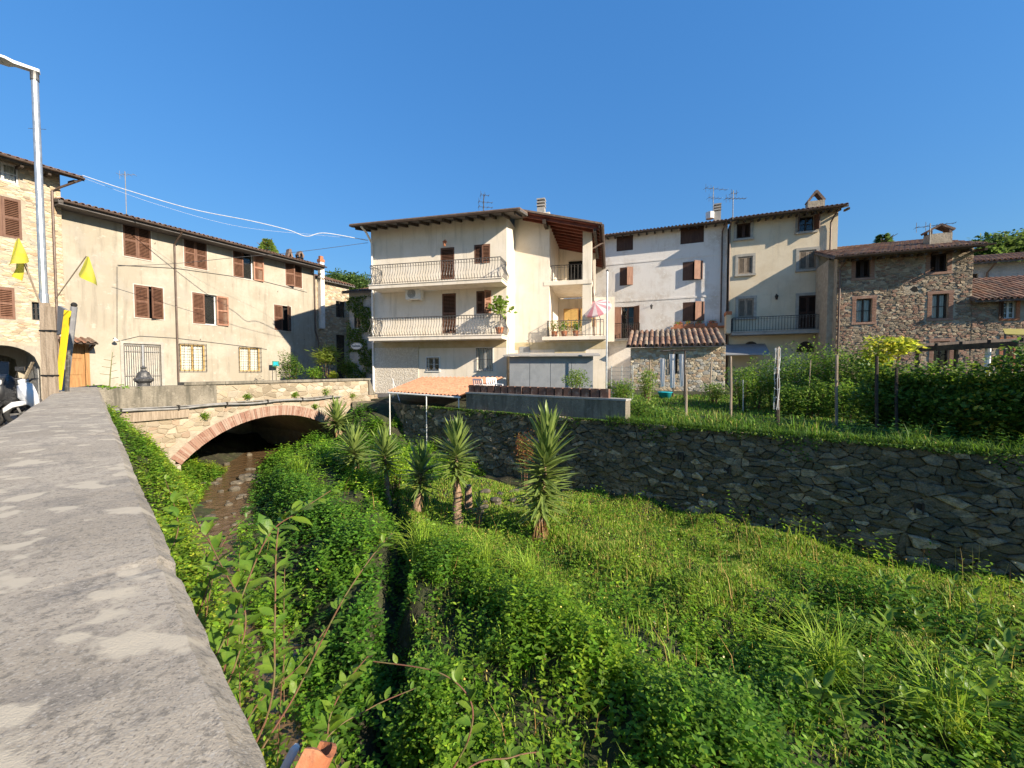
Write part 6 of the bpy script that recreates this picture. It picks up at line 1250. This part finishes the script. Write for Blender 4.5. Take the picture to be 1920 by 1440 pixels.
# --- bushes made of leaf clouds
def cloud(n, c, rx, ry, rz, lump=.35, seed=0):
    d = unit(rng.normal(size=(n, 3))); r = rng.random(n)**.45; k = 1+lump*np.sin(d[:, 0]*3.1+seed)*np.cos(d[:, 1]*2.7+seed*1.3)+lump*.6*np.sin(d[:, 2]*5+d[:, 0]*4+seed*2); return np.array(c)+d*(r*k)[:, None]*np.array([rx, ry, rz])
def bush(name, label, cat, c, rx, ry, rz, n, L, cols, group=None, stem=True, wid=.6, blobs=None, lod=LOD2):
    """leafy bush standing on the ground; c = middle of its crown"""
    g = float(ground_z(c[0], c[1])); rt = root(name, (c[0], c[1], g), label, cat, group); vg = Veg(); B = blobs or [(0, 0, 0, 1)]
    for i, (dx, dy, dz, s) in enumerate(B):
        nn = int(n*s/sum(q[3] for q in B)); P = cloud(nn, (c[0]+dx, c[1]+dy, c[2]+dz), rx*s, ry*s, rz*s, .3, i*1.7+c[0]); P[:, 2] = np.maximum(P[:, 2], g+.02); vg.leaves(P, rdir(nn, .9)-np.array([0, 0, .45]), rdir(nn, 1.6), L*rng.uniform(.6, 1.3, nn), L*wid*rng.uniform(.6, 1.3, nn), pal(nn, cols, .3), lod)
    vg.build('foliage', 'leaf', rt)
    if stem:
        m = MB()
        for k in range(4): a = k*1.6; m.tube([(c[0]+.05*math.cos(a), c[1]+.05*math.sin(a), g-.1), (c[0]+rx*.25*math.cos(a), c[1]+ry*.25*math.sin(a), (g+c[2])/2), (c[0]+rx*.5*math.cos(a), c[1]+ry*.5*math.sin(a), c[2]+rz*.3)], [.025, .018, .008], 5)
        m.build('stem', 'stem', rt)
    return rt
# hedge on top of the retaining wall: overlapping vines
hx = [(1660, 770, 8.9, .55, .75), (1705, 760, 8.6, .6, .75), (1755, 765, 8.2, .6, .75), (1800, 765, 7.8, .6, .72), (1850, 765, 7.4, .6, .72), (1900, 765, 7.0, .6, .75), (1960, 755, 6.7, .65, .85), (2040, 750, 6.3, .7, .9)]
HL = ['hedge section at the brown stake with thin growth', 'dark hedge section beside the brown stake', 'dense dark hedge section with red flowers below the pergola end', 'dense hedge section under the pergola beam', 'dense hedge section in front of the pale pergola post', 'hedge section with yellowing leaves near the awning', 'tall hedge section rising towards the awning', 'tall hedge section past the awning']
for k, (px, py, Yd, rx, rz) in enumerate(hx): c = ony(px, py, Yd); bush('vine_hedge', HL[k], 'hedge', (c.x+.1, c.y+.12, max(c.z, -.72)), rx, .58, rz, 5600, .085, HEDGE+([(.2, .22, .04)] if k == 5 else []), 'vine hedge on the garden wall', wid=.75)
# vegetable rows
VEGS = [(1392, 725, 12.5, .45, .75), (1420, 720, 12.8, .5, .85), (1450, 715, 13.2, .45, .85), (1480, 712, 12.2, .5, .95), (1512, 708, 12.5, .5, 1.0), (1545, 706, 12.0, .5, 1.05), (1580, 708, 11.8, .5, 1.05), (1612, 712, 11.3, .5, 1.0), (1640, 720, 10.8, .45, .9), (1530, 745, 10.9, .5, .6), (1590, 750, 10.5, .5, .65), (1480, 750, 11.2, .4, .55)]
for k, (px, py, Yd, rx, rz) in enumerate(VEGS):
    c = ony(px, py, Yd); bush('vegetable_plant', 'tall tomato like bush in the staked vegetable rows' if k < 9 else 'lower leafy vegetable plant in front of the staked rows', 'plant', (c.x, c.y, c.z-.05), rx, .45, rz, 2600, .075, [(.05, .12, .022), (.075, .15, .03), (.10, .17, .035), (.04, .09, .02)], 'tall plants in the vegetable rows' if k < 9 else 'low plants in the vegetable rows', wid=.5)
c = ony(1668, 652, 10.5); bush('climbing_vine', 'yellow green climbing vine on the brown stake', 'vine', (c.x, c.y, c.z), .62, .5, .32, 1500, .13, [(.19, .25, .035), (.15, .22, .03), (.24, .27, .045)], wid=.55, blobs=[(0, 0, 0, 1), (-.3, 0, -.35, .6), (.35, 0, .05, .6), (-.1, 0, -.7, .4)])
for px, py, Yd, rx, rz, n, lb in ((1080, 712, 16.5, .5, .5, 1500, 'pale green bush in front of the metal shed'), (1205, 770, 11.0, .42, .38, 1700, 'bush at the wall edge right of the terrace wall'), (1165, 735, 13.5, .5, .45, 1600, 'pale bush beside the wire fence'), (1213, 720, 14.6, .3, .6, 1400, 'tall leafy bush at the corner of the outbuilding'), (1255, 785, 10.4, .45, .25, 1300, 'low rambling plant on the wall edge'), (1340, 735, 14.5, .45, .35, 1200, 'small grey green bush by the outbuilding wall'), (1640, 690, 12.8, .5, .8, 1500, 'feathery bush behind the yellow green vine')):
    c = ony(px, py, Yd); bush('garden_bush', lb, 'bush', (c.x, c.y, c.z), rx, .4, rz, n, .07, [(.08, .15, .03), (.11, .18, .045), (.06, .12, .028)])
c = ony(983, 845, 11.0); bush('reddish_shrub', 'reddish brown shrub against the stone wall behind the biggest yucca', 'shrub', (c.x, c.y, c.z), .32, .22, .55, 900, .07, [(.12, .06, .035), (.08, .085, .03), (.14, .07, .045)])
c = ony(735, 880, 9.8); bush('bright_shrub', 'bright green shrub between the slender yuccas', 'shrub', (c.x, c.y+.3, c.z), .42, .4, .42, 2200, .07, [(.14, .25, .03), (.18, .28, .04), (.10, .2, .028)])
c = ony(615, 855, 12.2); bush('dark_shrub', 'dark green shrub at the right foot of the arch', 'shrub', (c.x, c.y, c.z), .6, .5, .45, 2000, .08, NETTLE)
# lawn and wild grass on the garden side
vg = Veg(); P = sample(120000, -1, 14, 6, 17, lambda x, y: (in_valley(x, y) < -.15)*(wallgap(x, y) < -.03)*(.35+.65*clump(x, y, 2.5, 1.9))*np.where(wallgap(x, y) > -1.0, 1, .45)); g = wallgap(P[:, 0], P[:, 1])
blades(vg, P, np.where(g > -1.0, (.06+.4*clump(P[:, 0], P[:, 1], 2.8, 3.7)**2)*rng.uniform(.5, 1.2, len(P)), rng.uniform(.04, .14, len(P))), .004+.0007*P[:, 1], HEDGE+HEDGE+GREEN[:3]+DRYG[4:], 1.0); blades(vg, np.array([F_.p(random.uniform(a_, b_), random.uniform(-.1, .03), ZT-.01) for F_, a_, b_ in ((FW, .3, 9.5),)*2600]), rng.uniform(.08, .28, 2600), np.full(2600, .007), HEDGE+GREEN[:1], 2.2)
P = sample(5000, -1, 12, 6, 13, lambda x, y: (wallgap(x, y) < -.05)*(wallgap(x, y) > -1.6)*(clump(x, y, 2.0, 2.9) > .45)*.8); vgw = Veg(); stalks(vgw, P, rng.uniform(.12, .5, len(P)), 6, .075, HEDGE+NETTLE[:2], LOD2, .5, 1.0, .4); vgw.build('garden_weeds', 'leaf', label='leafy weeds along the edge of the garden wall', cat='weeds', kind='stuff')
vg.build('garden_grass', 'grass', label='rough grass of the garden above the stone wall', cat='grass', kind='stuff')
# creepers hanging over the edge of the retaining wall
vg = Veg(); n = 4200; u = rng.uniform(-6.5, 9.6, n); k = clump(u*2.2, u*.7, 1.6, 2.2); dr = rng.random(n)**1.8*(.05+.75*np.clip(k-.45, 0, 1)); P = np.array([(FW if a > 0 else FW2).p(a, .05+abs(random.gauss(0, .03)), ZT+.04-d_) for a, d_ in zip(u, dr)]); vg.leaves(P, rdir(n, .2)-np.array([0, 0, .7]), np.tile((-.6, -.7, .4), (n, 1))+rng.normal(0, .35, (n, 3)), rng.uniform(.03, .07, n), rng.uniform(.02, .045, n), pal(n, HEDGE, .3)); vg.build('wall_creeper', 'leaf', label='trailing creepers hanging over the edge of the garden wall', cat='creeper', kind='stuff')
# plants hanging on the bridge parapet
for k, (px, py, Yd, s, lb) in enumerate(((610, 735, 16.0, .22, 'round green tuft growing out of the bridge parapet'), (552, 740, 15.0, .14, 'small weed tuft on the bridge parapet left of the round tuft'), (463, 744, 13.7, .14, 'small weed tuft above the crown of the arch'), (383, 780, 12.3, .16, 'weed tuft on the spandrel left of the arch'), (590, 762, 15.7, .14, 'weed tuft on the spandrel right of the arch'), (660, 742, 17.2, .2, 'weeds at the right end of the bridge parapet'))):
    u, z = FB.uz(px, py, .05); c = FB.p(u, .08, z); vg = Veg(); n = 220; P = cloud(n, c, s, s*.5, s*.7); vg.leaves(P, rdir(n), rdir(n, 1.5), np.full(n, .06), np.full(n, .025), pal(n, GREEN+[(.16, .22, .04)])); o = put('wall_weed', vg.mesh('wall_weed', 'leaf', c), None, c); tag(o, lb, 'weed', 'weeds rooted in the bridge masonry')
# potted plants in the alley
for k, (px, py, Yd, rx, rz, n, cols, lb) in enumerate(((545, 690, 23.2, .85, .9, 1900, HEDGE, 'dark potted shrub against the long beige house'), (612, 668, 24.2, .7, .6, 900, [(.12, .17, .04), (.09, .14, .03)], 'potted palm with long fronds at the alley mouth'), (590, 700, 23.5, .5, .4, 900, GREEN, 'pot of low green plants with red flowers'), (650, 690, 25.5, .6, .7, 1300, HEDGE, 'dark potted bush at the foot of the oval sign'), (625, 705, 23.8, .3, .25, 500, [(.2, .26, .04)], 'small bright yellow green pot plant'))):
    c = ony(px, py, Yd); rt = bush('potted_plant', lb, 'plant', (c.x, c.y, c.z), rx, rx*.7, rz, n, .12 if k != 1 else .4, cols, 'potted plants at the alley', wid=.45 if k != 1 else .12); m = MB(); m.lathe((c.x, c.y, -1.27), [(.16, 0), (.24, .4), (.26, .4), (.26, .45), (.21, .44)], 14); m.build('pot', 'pot', rt)
G, ge, zt, b = IVY; vg = Veg(); n = 5200; uu = rng.uniform(-.1, ge, n); zz = rng.uniform(-1.2, zt-.3, n); P = np.array([G.p(a, .05+abs(random.gauss(0, .12)), c) for a, c in zip(uu, zz)]); keep = clump(uu*1.4, zz*1.4, 1.5, .6) > .25; P = P[keep]; n = len(P); vg.leaves(P, rdir(n, .3)-np.array([0, 0, .6]), np.tile((*G.n, .3), (n, 1))+rng.normal(0, .3, (n, 3)), np.full(n, .13), np.full(n, .1), pal(n, HEDGE, .3)); vg.build('ivy', 'leaf', b)
# plants on balconies
p = FM.p(midu(FM, 937, 590, .7), .7, midz(FM, 937, 628, .9)); rt = root('potted_fig', p, 'fig tree in a terracotta pot on the lower balcony corner', 'plant'); m = MB(); m.lathe(p, [(.14, 0), (.2, .32), (.22, .32), (.22, .38), (.17, .37)], 14); m.build('pot', 'pot', rt); m = MB(); m.tube([p+Vector((0, 0, .3)), p+Vector((.03, 0, .9)), p+Vector((0, 0, 1.5))], [.025, .02, .012], 6)
for k in range(6): a = k*1.05; m.tube([p+Vector((.01, 0, .8+.1*k)), p+Vector((.4*math.cos(a), .3*math.sin(a), 1.15+.12*k))], .01, 5)
m.build('stem', 'bark', rt); vg = Veg(); n = 230; P = cloud(n, p+Vector((0, 0, 1.4)), .5, .42, .5, .5); vg.leaves(P, rdir(n), rdir(n, 1.5), rng.uniform(.12, .24, n), rng.uniform(.1, .2, n), pal(n, [(.09, .17, .04), (.12, .2, .05)]), LOD6); vg.build('foliage', 'leaf', rt)
for px, lb, cols in ((1040, 'pot of tall mixed flowers at the left end of the loggia rail', [(.08, .14, .04), (.2, .18, .08)]), (1058, 'pot of leafy herbs behind the loggia rail', [(.07, .15, .03)]), (1080, 'box of upright green plants behind the loggia rail', [(.06, .14, .03)])):
    p = FM2.p(midu(FM2, px, 620, .3), .3, zf1); rt = root('balcony_plant', p, lb, 'plant', 'plants on the loggia balcony'); m = MB(); m.lathe(p, [(.12, 0), (.17, .24), (.18, .24), (.18, .28), (.14, .27)], 12); m.build('pot', 'pot', rt); vg = Veg(); n = 260; P = cloud(n, p+Vector((0, 0, .5)), .3, .25, .33); vg.leaves(P, rdir(n), rdir(n, 1.4), np.full(n, .1), np.full(n, .05), pal(n, cols, .3)); vg.build('foliage', 'leaf', rt)
F = FC.off(-.35)
for k, px in enumerate((1272, 1292, 1312, 1336)):
    p = F.p(midu(F, px, 605, .25), .25, bz-.22); rt = root('flower_box', p, ('flower box with red blooms at the left of the ledge', 'flower box below the shutter with sparse blooms', 'flower box in the middle of the ledge', 'leafy flower box next to the downpipe')[k], 'flower box', 'flower boxes on the ledge'); m = MB(); m.fbox(F, midu(F, px, 605, .25)-.28, midu(F, px, 605, .25)+.28, .14, .36, bz-.22, bz-.04); m.build('box', 'pot', rt); vg = Veg(); n = 150; P = cloud(n, p+Vector((0, 0, .25)), .3, .14, .14); vg.leaves(P, rdir(n), rdir(n, 1.4), np.full(n, .07), np.full(n, .05), pal(n, [(.08, .15, .03), (.09, .17, .03), (.35, .05, .03)], .3)); vg.build('foliage', 'leaf', rt)
# --- trees behind the houses
def tree(px, py, Yd, r, h, n, L, cols, label, name='broadleaf_tree', conifer=False):
    c = ony(px, py, Yd); g = float(ground_z(c.x, c.y)); rt = root(name, (c.x, c.y, g), label, 'tree', 'trees beyond the houses'); m = MB(); m.tube([(c.x, c.y, g-.3), (c.x+.1, c.y, (g+c.z)/2), (c.x, c.y, c.z+h*.6)], [.28, .2, .06], 8)
    for k in range(7): a = k*.95; q = c.z-h*.5+h*.18*k; m.tube([(c.x, c.y, q-.3), (c.x+r*.6*math.cos(a), c.y+r*.6*math.sin(a), q+.3)], [.08, .02], 5)
    m.build('trunk', 'bark', rt); vg = Veg()
    if conifer:
        t = rng.random(n); a = rng.uniform(0, 6.283, n); lay = np.floor(t*11)/11; rr = r*(1-lay)*rng.random(n)**.5+.05; P = np.stack([c.x+rr*np.cos(a), c.y+rr*np.sin(a), c.z-h+2*h*lay-.25*rr+rng.normal(0, .06, n)], -1); D = np.stack([np.cos(a), np.sin(a), -.15+0*a], -1); vg.leaves(P, D, rdir(n, 2), np.full(n, L*1.6), np.full(n, L*.5), pal(n, cols, .3))
    else:
        for k in range(9): d = unit(rng.normal(size=3)); s = rng.uniform(.42, .62); P = cloud(n//9, (c.x+d[0]*r*.6, c.y+d[1]*r*.6, c.z+d[2]*h*.55), r*s, r*s, h*s*.8, .3, k); nn = len(P); vg.leaves(P, rdir(nn), rdir(nn, 1.3), L*rng.uniform(.6, 1.3, nn), L*.7*rng.uniform(.6, 1.3, nn), pal(nn, cols, .35))
    vg.build('crown', 'leaf', rt)
TC = [(.045, .085, .03), (.06, .11, .035), (.035, .07, .025)]
tree(502, 468, 42, 1.6, 1.2, 2600, .22, [(.13, .2, .06), (.10, .16, .05)], 'feathery light green tree top behind the long beige house', 'conifer_tree', True)
tree(1655, 463, 38, 1.7, 1.3, 1500, .26, TC, 'dark conifer top behind the rubble stone house', 'conifer_tree', True)
for px, py, Yd, r, h, lb in ((655, 535, 60, 4.0, 2.6, 'wooded hilltop tree left of the white house eaves'), (620, 540, 58, 3.4, 2.2, 'wooded hilltop tree behind the alley house'), (688, 540, 64, 4.2, 2.4, 'wooded hilltop tree touching the white house corner'), (1868, 482, 34, 2.6, 2.2, 'rounded tree behind the grey house roof'), (1912, 478, 36, 3.2, 2.4, 'broad tree at the end of the grey house roof'), (1836, 492, 40, 2.0, 1.5, 'smaller tree between the stone chimney house and grey house'), (1985, 470, 38, 4, 3, 'broad tree past the grey house')):
    tree(px, py, Yd, r, h, 4200, .34, TC, lb)
